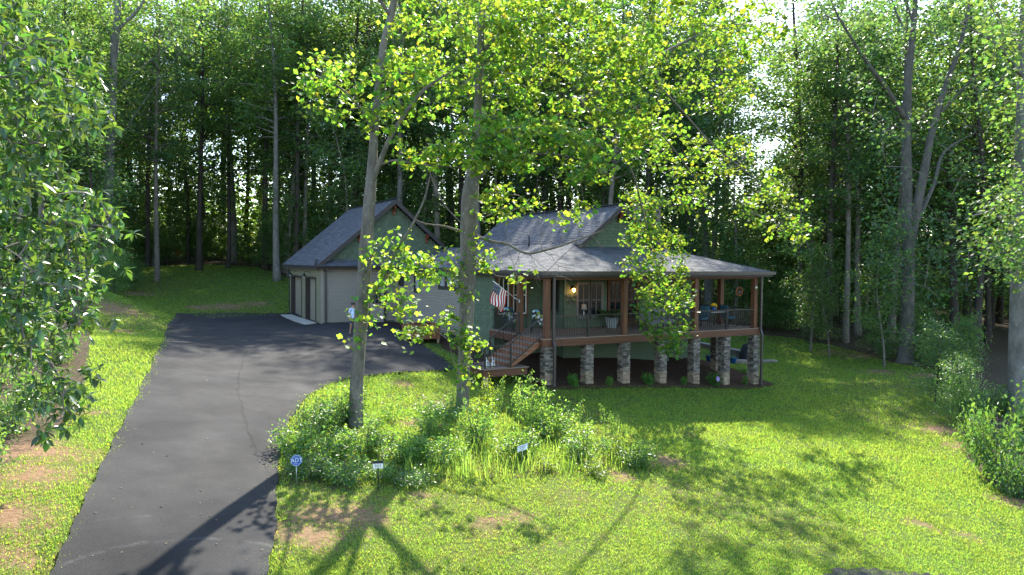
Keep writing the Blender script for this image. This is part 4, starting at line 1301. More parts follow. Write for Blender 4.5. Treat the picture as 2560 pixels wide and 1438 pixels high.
def inpx(poly, n, dr, seed, spacing):
    """spaced cluster centres through a volume of foliage"""
    r = np.random.default_rng(seed)
    xs_ = [p[0] for p in poly]; ys_ = [p[1] for p in poly]
    out = []
    for _ in range(n * 30):
        if len(out) >= n: break
        a, b = r.uniform(min(xs_), max(xs_)), r.uniform(min(ys_), max(ys_))
        if not inpoly(np.array([a]), np.array([b]), poly)[0]: continue
        d = r.uniform(*dr)
        p = at(a, b, d)
        if any(((p - q) ** 2).sum() < spacing ** 2 for q in out): continue
        out.append(p)
    return out


def grow(root, limbs, clusters, leaf, tm, mt, bark, nleaf=(12, 20), rad=.30, maxtwig=2.2, seed=3, twigr=.010, droop=.45, whorl=False):
    """trunk + limbs + twigs reaching every leaf cluster + the leaves; children trunk / branches / crown of root"""
    r = np.random.default_rng(seed)
    nodes = []
    for i, Lm in enumerate(limbs):
        for q in Lm[::2]: nodes.append(q[:3])
    nodes = np.array(nodes)
    tw = MB()
    P, Ds, Ns = [], [], []
    todo = np.array(clusters); alive = np.ones(len(todo), bool)
    d2 = ((todo[:, None] - nodes[None]) ** 2).sum(2)
    bi = d2.argmin(1); bd = d2[np.arange(len(todo)), bi]
    nodes = list(nodes)
    while alive.any():
        j = int(np.where(alive, bd, 1e18).argmin()); alive[j] = False
        a, c = nodes[bi[j]], todo[j]
        mid = (a + c) / 2 + np.array([0, 0, .10 * np.linalg.norm(c - a)]) + r.normal(0, .05, 3)
        L_ = np.linalg.norm(c - a)
        tr_ = twigr * (1 + min(2.0, L_))
        tw.tube([a, mid, c], [tr_, tr_ * .7, tr_ * .35], 4, 0, caps=False)
        for q_ in (c, mid):
            nodes.append(q_); dn_ = ((todo - q_) ** 2).sum(1); up_ = dn_ < bd
            bd = np.where(up_, dn_, bd); bi = np.where(up_, len(nodes) - 1, bi)
        m_ = r.integers(*nleaf)
        if whorl:
            for _ in range(max(2, m_ // 6)):
                o_ = c + r.normal(size=3) * rad * np.array([1, 1, .7])
                ax = unit(np.array([r.normal(), r.normal(), -.5]))
                for q in range(6):
                    ang = q / 6 * 2 * pi + r.normal(0, .2)
                    e1 = unit(np.cross(ax, [0, 0, 1.0]) + 1e-6); e2 = np.cross(ax, e1)
                    P.append(o_ + ax * .02); Ds.append(unit(ax * r.uniform(.2, .6) + e1 * cos(ang) * .9 + np.array([0, 0, -.25]) + e2 * sin(ang) * .9)); Ns.append(unit(np.array([r.normal(0, .4), r.normal(0, .4), 1.0])))
        else:
            o_ = c + r.normal(size=(m_, 3)) * rad * np.array([1, 1, .75])
            D, Nn = leaf_frames(m_, droop, .75, r)
            P += list(o_); Ds += list(D); Ns += list(Nn)
    S = (.45 + .8 * r.random(len(P)) ** .8) * leaf
    tm_ = MB(); br = MB()
    bark_tube(tm_, limbs[0][:, :3], limbs[0][:, 3], 14, .05)
    for Lm in limbs[1:]:
        MB().tube(Lm[:, :3], Lm[:, 3], 8, 0).build("limb", bark, root)
    tm_.build("trunk", bark, root)
    if tw.v: tw.build("twigs", M['twig'], root)["kind"] = "stuff"
    link("crown", leaf_mesh("crown", np.array(P), np.array(Ds), np.array(Ns), S, tm, mt), root)


def near_tree(name, label, foot, limbs, clusters, **kw):
    e = empty(name, foot, label, "tree")
    grow(e, limbs, clusters, **kw)
    return e


# front poplar beside the driveway
fL = hit(890, 1062)
tL = limb([(888, 1110, 20.0, .27), (889, 1055, 20.0, .215), (892, 950, 20, .185), (902, 800, 20, .19), (914, 640, 20.05, .185), (924, 500, 20.1, .165), (931, 400, 20.2, .135), (938, 300, 20.3, .11), (958, 120, 20.5, .105), (985, 0, 20.7, .10), (1005, -180, 20.9, .085), (1020, -420, 21.1, .06), (1030, -650, 21.2, .02)], 5)
limbsL = [tL,
    limb([(926, 465, 20.1, .085), (950, 405, 20.0, .08), (975, 345, 19.9, .07), (1012, 285, 19.8, .06), (1060, 225, 19.7, .05), (1110, 190, 19.6, .03), (1160, 160, 19.5, .012)]),
    limb([(919, 752, 20, .075), (945, 715, 19.9, .06), (977, 663, 19.7, .05), (992, 625, 19.6, .045), (1025, 573, 19.4, .04), (1042, 540, 19.3, .034), (1060, 500, 19.2, .028), (1072, 455, 19.1, .02), (1080, 415, 19.0, .01)]),
    limb([(955, 410, 20.0, .045), (985, 402, 19.9, .04), (1030, 408, 19.8, .033), (1080, 415, 19.6, .027), (1140, 418, 19.4, .02), (1210, 422, 19.2, .01)]),
    limb([(1072, 425, 19.6, .018), (1090, 470, 19.5, .018), (1110, 510, 19.4, .016), (1140, 545, 19.3, .012), (1165, 565, 19.3, .008)]),
    limb([(977, 663, 19.7, .02), (990, 700, 19.6, .018), (1003, 745, 19.5, .014), (1014, 800, 19.4, .008)]),
    limb([(934, 330, 20.2, .05), (900, 270, 19.8, .04), (850, 220, 19.4, .03), (790, 190, 19.0, .015)]),
    limb([(938, 290, 20.3, .05), (975, 230, 20.6, .04), (1000, 160, 21, .025), (1010, 90, 21.3, .012)]),
    limb([(905, 700, 20, .03), (930, 640, 19.5, .02), (945, 605, 19.2, .010)]),
    limb([(975, 40, 20.6, .06), (900, -80, 20, .04), (830, -200, 19.4, .015)]), limb([(990, -60, 20.8, .06), (1080, -180, 21.2, .04), (1150, -300, 21.6, .015)])]
cl = inpx([(722, 190), (770, 150), (850, 140), (900, 180), (960, 165), (1000, 110), (1040, 140), (1040, 270), (1000, 335), (930, 325), (860, 300), (790, 268), (740, 240)], 52, (18.6, 21), 1, .30)
cl += inpx([(985, 0), (1250, -20), (1240, 120), (1190, 200), (1130, 290), (1050, 300), (1000, 210), (975, 80)], 85, (20, 24), 2, .33)
cl += inpx([(990, 350), (1060, 360), (1140, 370), (1140, 415), (1060, 420), (1000, 410)], 14, (18.8, 20), 3, .2)
cl += inpx([(800, -450), (1250, -500), (1250, -20), (960, -20), (850, -100)], 60, (18, 24), 4, .6)
for a, b, d in ((925, 640, 19.4), (943, 604, 19.2), (973, 640, 19.5), (998, 615, 19.5), (948, 712, 19.8), (926, 742, 19.8), (1000, 690, 19.5), (1022, 662, 19.3), (1060, 682, 19.2), (1092, 655, 19.2), (982, 745, 19.5), (1000, 772, 19.4), (1030, 745, 19.3), (1040, 778, 19.2), (1018, 812, 19.3), (900, 787, 19.7), (927, 800, 19.7), (905, 846, 19.7), (1100, 690, 19.3), (1128, 680, 19.4), (1010, 640, 19.4), (940, 765, 19.8), (985, 590, 19.3), (1045, 655, 19.3), (1075, 640, 19.3), (960, 655, 19.5), (1055, 700, 19.2), (985, 715, 19.4), (965, 685, 19.4)):
    cl.append(at(a, b, d))
near_tree("poplar_tree", "tall grey-barked poplar with lobed leaves standing beside the driveway", fL, limbsL, cl, leaf=.158, tm=T_TULIP, mt=M['leaf_tulip'], bark=M['bark_grey'], nleaf=(15, 26), rad=.185, seed=31)

# front poplar before the porch stairs
fR = hit(1157, 1025)
tR = limb([(1154, 1070, 23.0, .28), (1156, 1015, 23.0, .215), (1159, 930, 23, .205), (1165, 800, 23, .23), (1170, 680, 23, .26), (1172, 560, 23, .27), (1176, 480, 23, .265), (1184, 420, 23.05, .19), (1192, 330, 23.2, .15), (1197, 220, 23.4, .13), (1202, 100, 23.5, .115), (1208, -40, 23.7, .10), (1215, -300, 24, .07), (1220, -560, 24.2, .02)], 5)
limbsR = [tR,
    limb([(1176, 470, 23, .13), (1210, 425, 22.9, .115), (1250, 395, 22.8, .10), (1330, 335, 22.8, .085), (1450, 255, 23, .07), (1600, 165, 24.5, .055), (1740, 90, 27.5, .035), (1860, 40, 29.5, .015)]),
    limb([(1184, 588, 23, .06), (1230, 604, 22.7, .05), (1268, 610, 22.4, .045), (1300, 628, 22.2, .042), (1325, 634, 22, .04), (1357, 627, 21.9, .036), (1399, 616, 21.8, .03), (1435, 603, 21.7, .025), (1478, 587, 21.6, .018), (1510, 575, 21.5, .008)]),
    limb([(1150, 578, 23, .045), (1110, 566, 22.8, .035), (1065, 560, 22.6, .025), (1035, 548, 22.5, .012)]),
    limb([(1250, 398, 22.8, .06), (1300, 390, 20.8, .045), (1370, 385, 19.4, .035), (1450, 400, 18.9, .025), (1530, 440, 18.6, .012)]),
    limb([(1450, 258, 23, .05), (1520, 330, 25, .042), (1580, 430, 26.8, .036), (1610, 540, 28.2, .028), (1640, 650, 28.6, .022), (1655, 760, 28.6, .015), (1665, 850, 28.5, .006)]),
    limb([(1600, 166, 24.5, .045), (1690, 260, 27, .04), (1780, 360, 28.6, .032), (1880, 440, 29, .025), (1980, 520, 29.4, .012)]),
    limb([(1520, 215, 23.6, .04), (1640, 320, 26.5, .03), (1740, 450, 29.5, .02), (1790, 540, 30.4, .008)]),
    limb([(1200, 140, 23.5, .07), (1270, 60, 23.8, .055), (1380, -20, 24.2, .04), (1500, -120, 24.5, .02)]),
    limb([(1206, 0, 23.6, .07), (1350, -90, 24.6, .05), (1600, -60, 25.4, .04), (1800, 20, 25.8, .02)]),
    limb([(1163, 830, 23, .022), (1120, 828, 22.3, .02), (1085, 822, 22.0, .016), (1050, 838, 21.8, .008)]),
    limb([(1085, 822, 22.0, .014), (1120, 850, 21.9, .013), (1150, 875, 21.8, .012), (1160, 910, 21.7, .008)]),
    limb([(1118, 829, 22.2, .012), (1128, 880, 21.9, .010), (1140, 915, 21.7, .008), (1160, 935, 21.7, .005)]),
    limb([(1184, 440, 23, .09), (1200, 380, 21.5, .07), (1230, 340, 20, .05), (1290, 320, 19.2, .035), (1380, 340, 18.7, .015)]),
    limb([(1155, 720, 23, .02), (1110, 700, 22.5, .015), (1070, 690, 22.2, .006)]),
    limb([(1185, 640, 22.9, .03), (1215, 665, 22.3, .022), (1240, 690, 22.0, .012)])]
cr = inpx([(1125, 335), (1200, 285), (1300, 292), (1400, 312), (1500, 335), (1550, 390), (1530, 440), (1440, 450), (1380, 420), (1300, 420), (1230, 430), (1160, 415), (1120, 385)], 78, (17.6, 20.2), 11, .26)
cr += inpx([(1180, 470), (1420, 470), (1500, 500), (1440, 550), (1340, 535), (1280, 555), (1200, 520)], 9, (18.4, 20.2), 12, .26)
cr += inpx([(1570, 480), (1650, 470), (1700, 560), (1715, 700), (1730, 790), (1700, 875), (1640, 860), (1600, 770), (1590, 690), (1555, 660), (1560, 560)], 95, (27.8, 29.4), 13, .31)
cr += inpx([(1250, -10), (1650, -10), (1650, 455), (1540, 360), (1450, 300), (1300, 282), (1230, 200)], 170, (20.5, 23.5), 14, .30)
cr += inpx([(1640, -10), (1900, -10), (1955, 60), (1945, 140), (1875, 190), (1855, 330), (1895, 400), (1960, 425), (2025, 465), (2045, 560), (1995, 625), (1940, 595), (1880, 555), (1800, 515), (1720, 540), (1640, 450)], 150, (28.5, 32.5), 17, .46)
cr += inpx([(1230, -20), (1950, -20), (1900, -350), (1500, -500), (1200, -560), (1100, -200)], 90, (20.5, 27), 15, .7)
cr += inpx([(1640, -60), (1960, -60), (1960, 90), (1880, 160), (1700, 140)], 50, (24, 29), 18, .4)
cr += inpx([(1240, 0), (1360, 0), (1330, 250), (1250, 270), (1200, 240)], 30, (22, 25), 16, .35)
for a, b, d in ((1035, 845, 21.8), (1010, 838, 21.8), (1055, 830, 21.9), (1108, 800, 21.9), (1118, 790, 22), (1150, 838, 21.9), (1165, 820, 21.9), (1168, 865, 21.8), (1185, 850, 21.8), (1205, 862, 21.8), (1150, 860, 21.8), (1170, 898, 21.7), (1158, 918, 21.7), (1166, 945, 21.7), (1075, 815, 21.9), (1130, 640, 22.4), (1200, 652, 22.3), (1212, 640, 22.3), (1222, 668, 22.1), (1140, 705, 22.4), (1190, 600, 22.6), (1205, 545, 22.6), (1160, 740, 22.5), (1075, 690, 22.2), (1300, 690, 21.8), (1262, 540, 22.2), (1325, 520, 22), (1410, 550, 21.8), (1430, 545, 21.8), (1150, 670, 22.5), (1700, 878, 28.4), (1680, 868, 28.4)):
    cr.append(at(a, b, d))
near_tree("poplar_tree", "tall grey-barked poplar with a wide leafy crown hanging before the porch", fR, limbsR, cr, leaf=.158, tm=T_TULIP, mt=M['leaf_tulip'], bark=M['bark_grey'], nleaf=(20, 33), rad=.195, seed=32)
# bare drooping twigs on the dead limb, part of that poplar
bt = MB(); r_ = np.random.default_rng(9)
for (a, b), (c, d_) in (((1268, 612), (1300, 690)), ((1323, 634), (1338, 672)), ((1338, 672), (1350, 705)), ((1355, 628), (1352, 560)), ((1352, 560), (1362, 520)), ((1357, 628), (1395, 665)), ((1395, 665), (1450, 690)), ((1300, 630), (1285, 670)), ((1285, 670), (1300, 705)), ((1399, 616), (1408, 560)), ((1408, 560), (1440, 520)), ((1435, 603), (1470, 640)), ((1323, 634), (1390, 690)), ((1390, 690), (1430, 702)), ((1268, 612), (1262, 570)), ((1395, 665), (1385, 690)), ((1478, 587), (1510, 625)), ((1352, 560), (1330, 530)), ((1240, 606), (1250, 650)), ((1250, 650), (1270, 680))):
    p0, p1 = at(a, b, 21.95), at(c, d_, 21.9)
    for q in range(3):
        e_ = p1 if q == 0 else p0 + (p1 - p0) * r_.uniform(.3, .9) + r_.normal(0, .22, 3) + [0, 0, -.1]
        s_ = p0 if q == 0 else p0 + (p1 - p0) * r_.uniform(.2, .6)
        bt.tube([s_, (s_ + e_) / 2 + r_.normal(0, .04, 3), e_], [.011 if q == 0 else .006, .008 if q == 0 else .005, .004], 4, 0, caps=False)
o = bt.build("bare_twigs", M['twig'], bpy.data.objects["poplar_tree.001"]); o["kind"] = "stuff"

# leafy tree overhanging from the left
tH = limb([(-360, 1250, 10.8, .3), (-350, 1000, 11, .24), (-340, 700, 11.2, .22), (-330, 300, 11.4, .2), (-320, -200, 11.6, .16), (-310, -600, 11.8, .08)])
limbsH = [tH] + [limb(q) for q in (
    [(-340, 700, 11.2, .09), (-150, 600, 11.2, .07), (50, 560, 11.1, .045), (200, 560, 11, .025), (300, 575, 10.9, .01)],
    [(-335, 500, 11.3, .08), (-150, 380, 11.5, .06), (20, 330, 11.6, .04), (140, 340, 11.6, .02)],
    [(-330, 300, 11.4, .08), (-150, 150, 11.6, .06), (0, 90, 11.8, .04), (140, 130, 12, .02), (225, 190, 12.1, .008)],
    [(-340, 760, 11.2, .08), (-150, 760, 11, .06), (0, 800, 10.8, .04), (120, 900, 10.6, .025), (180, 1020, 10.5, .01)],
    [(-325, 0, 11.5, .08), (-150, -60, 11.8, .06), (0, -40, 12, .03)])]
ch_ = inpx([(-200, -150), (20, -80), (70, 40), (140, 90), (225, 135), (245, 225), (185, 250), (225, 320), (150, 390), (195, 430), (290, 520), (318, 578), (268, 625), (235, 645), (215, 740), (235, 800), (175, 870), (215, 920), (185, 1050), (155, 1100), (100, 1010), (40, 1030), (0, 900), (-200, 900)], 480, (9.4, 13.2), 21, .19)
near_tree("hickory_tree", "broad-leaved tree hanging dense glossy foliage over the left edge", hit(-360, 1250) if False else (at(-360, 1250, 10.8)[0], at(-360, 1250, 10.8)[1], gz(at(-360, 1250, 10.8)[0], at(-360, 1250, 10.8)[1])[0]), limbsH, ch_, leaf=.165, tm=T_OVAL, mt=M['leaf_hick'], bark=M['bark_grey'], nleaf=(24, 38), rad=.17, seed=33, whorl=True)

# big pale tree at the left of the back lawn
fB = hit(268, 722)
d0 = float((np.array(fB) - CAM) @ _fw)
tB = limb([(268, 735, d0, .50), (268, 712, d0, .40), (270, 600, d0, .36), (272, 450, d0, .345), (278, 300, d0, .33), (284, 150, d0, .30), (292, 60, d0, .27), (298, -60, d0, .2), (300, -300, d0, .12), (300, -500, d0, .04)])
limbsB = [tB, limb([(292, 75, d0, .15), (340, 30, d0 + .5, .13), (380, -30, d0 + 1, .09), (420, -120, d0 + 1, .03)]), limb([(288, 110, d0, .10), (262, 60, d0, .08), (240, 0, d0 - .5, .05), (210, -100, d0 - 1, .02)]),
    limb([(274, 400, d0, .05), (310, 330, d0 - 1, .04), (370, 240, d0 - 1.5, .03), (450, 130, d0 - 2, .015)]), limb([(280, 250, d0, .06), (330, 190, d0 + 1, .05), (430, 110, d0 + 2, .03), (520, 40, d0 + 3, .012)])]
cb = inpx([(180, -60), (520, -80), (560, 60), (480, 170), (380, 200), (330, 130), (250, 170), (170, 130)], 70, (d0 - 4, d0 + 4), 41, .6)
cb += inpx([(200, -400), (560, -400), (560, -60), (200, -60)], 60, (d0 - 4, d0 + 4), 42, .8)
cb += [at(a, b, d0 + dd) for a, b, dd in ((300, 330, -1), (255, 310, .3), (300, 405, .5), (255, 290, .3), (320, 280, -1), (250, 520, .2), (285, 640, -.6), (300, 300, 0))]
near_tree("poplar_tree", "big pale straight trunk at the left edge of the back lawn", fB, limbsB, cb, leaf=.23, tm=T_TULIP, mt=M['leaf_forest'], bark=M['bark_pale'], nleaf=(26, 44), rad=.50, seed=34)

# twin-stemmed beech at the right edge of the lawn
fT = hit(2268, 905)
d0 = float((np.array(fT) - CAM) @ _fw)
tT = limb([(2266, 925, d0, .800), (2266, 895, d0, .528), (2268, 840, d0, .416), (2270, 700, d0, .352), (2272, 600, d0, .336), (2268, 500, d0, .320), (2265, 380, d0, .288), (2266, 300, d0, .256), (2272, 180, d0, .208), (2285, 60, d0, .160), (2290, -80, d0, .112), (2290, -350, d0, .040)])
limbsT = [tT, limb([(2272, 640, d0, .240), (2292, 520, d0 - .3, .272), (2312, 420, d0 - .4, .240), (2330, 330, d0 - .5, .192), (2362, 220, d0 - .5, .160), (2395, 130, d0 - .5, .120), (2425, 0, d0 - .5, .096), (2450, -200, d0, .040)]),
    limb([(2264, 300, d0, .176), (2215, 220, d0 - 1, .128), (2170, 160, d0 - 1.5, .104), (2125, 90, d0 - 2, .072), (2085, 20, d0 - 2.5, .040), (2050, -80, d0 - 3, .016)]),
    limb([(2345, 290, d0 - .5, .096), (2400, 230, d0 - 1, .072), (2440, 190, d0 - 1.5, .048), (2500, 150, d0 - 2, .016)]),
    limb([(2290, 560, d0 - .3, .128), (2335, 460, d0 + 1, .112), (2360, 380, d0 + 1.5, .088), (2440, 330, d0 + 2, .032)]),
    limb([(2285, 60, d0, .080), (2250, -30, d0, .056), (2200, -150, d0, .016)]), limb([(2278, 110, d0, .080), (2240, 30, d0 + 1, .056), (2215, -60, d0 + 1, .024)])]
ct = inpx([(1980, -60), (2560, -60), (2600, 200), (2520, 260), (2420, 200), (2330, 150), (2180, 120), (2050, 110)], 95, (d0 - 5, d0 + 4), 51, .7)
ct += inpx([(2180, 520), (2420, 520), (2440, 740), (2320, 780), (2200, 700)], 50, (d0 - 5, d0 + 1), 52, .5)
ct += inpx([(2120, 180), (2500, 180), (2500, 500), (2180, 480)], 45, (d0 - 6, d0 + 3), 54, .7)
ct += inpx([(1980, -400), (2620, -400), (2620, -60), (1980, -60)], 80, (d0 - 5, d0 + 5), 53, .8)
near_tree("beech_tree", "big pale twin-stemmed tree with spreading limbs at the right lawn edge", fT, limbsT, ct, leaf=.24, tm=T_QUAD, mt=M['leaf_forest2'], bark=M['bark_mid'], nleaf=(28, 48), rad=.55, seed=35)

# trunk at the right margin
fM = hit(2543, 1035)
d0 = float((np.array(fM) - CAM) @ _fw)
tM = limb([(2543, 1060, d0, .459), (2544, 1000, d0, .370), (2546, 850, d0, .333), (2550, 650, d0, .311), (2556, 450, d0, .281), (2560, 250, d0, .252), (2566, 0, d0, .207), (2575, -300, d0, .118), (2580, -560, d0, .030)])
limbsM = [tM, limb([(2548, 620, d0, .074), (2510, 560, d0 - 1, .059), (2470, 530, d0 - 2, .037), (2430, 540, d0 - 3, .015)]), limb([(2560, 200, d0, .074), (2500, 120, d0 - 1, .059), (2440, 80, d0 - 2, .030), (2400, 60, d0 - 3, .015)]), limb([(2562, 100, d0, .074), (2660, 0, d0, .044), (2740, -100, d0, .015)])]
cm_ = inpx([(2440, -30), (2620, -30), (2640, 330), (2540, 340), (2480, 260), (2420, 110)], 60, (d0 - 5, d0 + 1), 61, .45)
cm_ += inpx([(2440, 500), (2560, 460), (2640, 600), (2580, 700), (2500, 690), (2430, 620)], 70, (d0 - 4, d0 - .4), 62, .36)
cm_ += inpx([(2480, 300), (2640, 300), (2640, 480), (2500, 480)], 30, (d0 - 3, d0 + 1), 64, .4)
cm_ += inpx([(2400, -400), (2800, -400), (2800, -30), (2420, -30)], 50, (d0 - 4, d0 + 4), 63, .7)
near_tree("beech_tree", "thick pale trunk at the right margin of the picture", fM, limbsM, cm_, leaf=.19, tm=T_QUAD, mt=M['leaf_forest'], bark=M['bark_pale'], nleaf=(20, 34), rad=.38, seed=36)


# ------------------------------------------------------------------ shrubs and weeds (local unit kinds)
def bush_kind(seed, n, leaf, mt, tmpl, lumps=9, stems=10, spike=0.0, flat=.6, bark=None):
    r = np.random.default_rng(seed)
    mb = MB(); P = []
    for s in range(lumps):
        a = r.uniform(0, 2 * pi); q = sqrt(r.random()) * .75; h = r.uniform(.35, .95) * (1 - .35 * q) * (1 + spike * r.random())
        tip = np.array([q * cos(a), q * sin(a), h])
        mb.tube([(0.12 * cos(a), .12 * sin(a), -.05), tip * [.55, .55, .5], tip], [.018, .012, .005], 4, 0, caps=False)
        m_ = n // lumps
        t = r.random(m_) ** .6
        base = np.array([.12 * cos(a), .12 * sin(a), 0])
        P.append(base + (tip - base) * t[:, None] + r.normal(size=(m_, 3)) * np.array([.17, .17, .13]) * (1 - spike * .5))
    P = np.concatenate(P); P[:, 2] = np.maximum(P[:, 2], .02)
    D, Nn = leaf_frames(len(P), .15, flat, r)
    out = P * [1, 1, .25]; D = unit(D + .5 * unit(out) * [1, 1, 0])
    return mb.mesh("stem", bark or M['twig']), leaf_mesh("foliage", P, D, Nn, r.uniform(.6, 1.2, len(P)) * leaf, tmpl, mt)


BK = {
    'bush_a': bush_kind(101, 1700, .105, M['leaf_bush'], T_OVAL, 15),
    'bush_b': bush_kind(102, 1500, .11, M['leaf_dark'], T_OVAL, 13),
    'bush_c': bush_kind(103, 1500, .10, M['leaf_bush'], T_OVAL, 11, spike=.5),
    'weed': bush_kind(104, 600, .13, M['leaf_yellow'], T_OVAL, 7, spike=.6),
    'spire': bush_kind(105, 420, .13, M['leaf_bush'], T_OVAL, 4, spike=.9),
    'round': bush_kind(106, 800, .17, M['leaf_bright'], T_OVAL, 12),
    'ivy': bush_kind(107, 1200, .10, M['leaf_under'], T_OVAL, 16),
}


def put_bush(kind, px, py, w_px, h_px, label, name="shrub", group=None, cat="shrub", lift=0.0):
    p = hit(px, py)
    d_ = float((np.array(p) - CAM) @ _fw)
    rx_ = w_px / 2 / FPX * d_; hz = h_px / FPX * d_
    e = empty(name, (p[0], p[1], p[2] - .02 + lift), label, cat, group, rz=random.uniform(0, 6.28), sc=(rx_, rx_, hz))
    st, fo = BK[kind]
    link("stem", st, e, False); link("foliage", fo, e, False)
    return e


WB = [  # px, py (foot), width px, height px, kind, label
    (775, 1190, 120, 85, 'bush_b', "dark leafy shrub behind the blue octagonal yard sign"),
    (735, 1130, 120, 100, 'bush_a', "glossy shrub at the driveway edge left of the front poplar trunk"),
    (790, 1075, 120, 100, 'bush_b', "shrub at the back left corner of the weedy bed by the driveway"),
    (850, 1055, 130, 120, 'bush_a', "shrub crowding the left side of the driveway poplar trunk"),
    (820, 1150, 150, 110, 'bush_a', "wide shrub in the middle of the left half of the weedy bed"),
    (862, 1205, 120, 85, 'bush_b', "dark shrub left of the small house number sign"),
    (915, 1130, 130, 90, 'bush_c', "shrub in front of the driveway poplar trunk"),
    (948, 1195, 90, 60, 'bush_b', "low shrub just behind the small house number sign"),
    (1000, 1150, 130, 90, 'bush_a', "glossy shrub right of the house number sign"),
    (1025, 1212, 100, 55, 'bush_b', "low shrub at the front edge of the weedy bed, right of the number sign"),
    (985, 1050, 80, 90, 'spire', "thin sapling standing alone in the grassy hollow of the bed"),
    (1080, 1090, 110, 80, 'bush_c', "shrub left of the second poplar trunk's foot"),
    (1110, 1045, 110, 70, 'bush_b', "dark shrub touching the left side of the second poplar trunk"),
    (1115, 1160, 130, 90, 'bush_a', "shrub in the middle of the weedy bed before the second poplar"),
    (1190, 1110, 120, 100, 'bush_c', "shrub right of the second poplar trunk"),
    (1215, 1030, 90, 110, 'weed', "yellowish weed just right of the second poplar trunk"),
    (1250, 1030, 70, 120, 'spire', "tall leafy weed rising before the porch stairs"),
    (1312, 1040, 80, 150, 'spire', "tallest leafy weed, pointing up before the dark gap under the porch"),
    (1330, 1075, 110, 120, 'bush_c', "leafy shrub below the tallest weed"),
    (1280, 1140, 130, 90, 'bush_a', "shrub behind the tilted white sign"),
    (1385, 1100, 120, 110, 'bush_a', "shrub right of the tilted white sign"),
    (1440, 1090, 80, 120, 'spire', "leafy weed with a pale top right of the bed's middle"),
    (1460, 1150, 130, 80, 'bush_c', "shrub in the right half of the weedy bed"),
    (1520, 1090, 70, 110, 'spire', "pale-topped weed at the back right of the bed"),
    (1530, 1150, 120, 80, 'weed', "yellow-green weed near the right end of the bed"),
    (1580, 1165, 110, 80, 'bush_a', "low shrub at the right end of the weedy bed"),
    (1480, 1190, 110, 60, 'weed', "low yellowish weed along the front of the bed's right half"),
    (1365, 1180, 90, 60, 'weed', "low weed at the front of the bed below the tilted sign"),
]
for px, py, w, h, k, lab in WB:
    put_bush(k, px, py, w * (1.0 if k in ('weed', 'spire') else 1.3), h * (.66 if k in ('weed', 'spire') else (1.0 if px < 1050 else 1.02)), lab, "weed_plant" if k in ('weed', 'spire') else "shrub", "plants in the weedy bed", "plant" if k in ('weed', 'spire') else "shrub")
for px, py, w, h, k, lab in (
    (1435, 968, 42, 36, 'round', "bright green shrub between the first and second stone columns"),
    (1523, 966, 26, 26, 'round', "small round shrub between the second and third stone columns"),
    (1622, 964, 42, 34, 'round', "bright green shrub between the third and fourth stone columns"),
    (1708, 964, 24, 24, 'round', "small round shrub between the fourth and fifth stone columns"),
    (1787, 967, 48, 38, 'round', "hydrangea with one purple bloom beside the sixth stone column"),
    (1862, 964, 24, 26, 'round', "small round shrub beside the porch corner column"),
    (1855, 935, 40, 22, 'bush_a', "loose low plant behind the last two stone columns")):
    e = put_bush(k, px, py, w, h, lab, "foundation_shrub", "shrubs along the porch columns", lift=.05)
    if px == 1787:
        mb = MB(); c = np.array([0.1, -.72, .55])
        e.rotation_euler = (0, 0, -YAW)
        for q in range(40):
            v = rand_dirs(1)[0]; mb.obox(c + v * .13, *(np.eye(3) * .035))
        mb.build("bloom", M['purple'], e, False)
# right margin bushes and the leafy bank on the left
for px, py, w, h, k, lab in (
    (2490, 1195, 170, 230, 'bush_b', "large dark shrub below the thick trunk at the right margin"),
    (2440, 1130, 110, 150, 'bush_b', "blue-green shrub leaning out at the right lawn edge"),
    (2545, 1240, 150, 160, 'bush_b', "dark low shrub at the lower right margin"),
    (2480, 1030, 120, 90, 'bush_b', "dark shrub behind the large shrub at the right margin"),
    (2590, 1130, 160, 220, 'bush_b', "tall dark shrub cut off by the right margin"),
    (20, 1080, 180, 170, 'ivy', "pale leafy shrub below the overhanging foliage at the left margin"),
    (-60, 1180, 180, 170, 'ivy', "leafy shrub at the left margin beside the bare dirt"),
    (90, 1010, 150, 130, 'ivy', "leafy ground shrub on the bank under the overhanging foliage"),
    (-30, 960, 200, 200, 'ivy', "shrub mass on the left bank cut off by the left margin"),
    (150, 905, 110, 100, 'ivy', "small shrub on the bank behind the overhanging foliage"),
    (60, 850, 160, 160, 'ivy', "shrub higher on the left bank behind the overhanging foliage"),
    (-90, 840, 180, 220, 'ivy', "tall shrub at the left margin high on the bank"),
    (160, 770, 100, 70, 'ivy', "bush on the bank left of the big pale trunk"),
    (90, 735, 130, 90, 'ivy', "bush under the pale straight trunks at the left margin"),
    (225, 735, 70, 45, 'ivy', "low bush just left of the big pale trunk's foot"),
    (305, 718, 50, 26, 'ivy', "low bush at the right foot of the big pale trunk"),
    (2300, 905, 110, 110, 'ivy', "sunlit bush at the right foot of the twin-stemmed tree"),
    (2350, 915, 120, 130, 'ivy', "sunlit leafy bush between the twin-stemmed tree and the right margin"),
    (2420, 925, 120, 160, 'ivy', "leafy bush right of the sunlit ones below the twin-stemmed tree"),
    (2215, 895, 80, 70, 'ivy', "bush at the left foot of the twin-stemmed tree")):
    put_bush(k, px, py, w, h, lab)

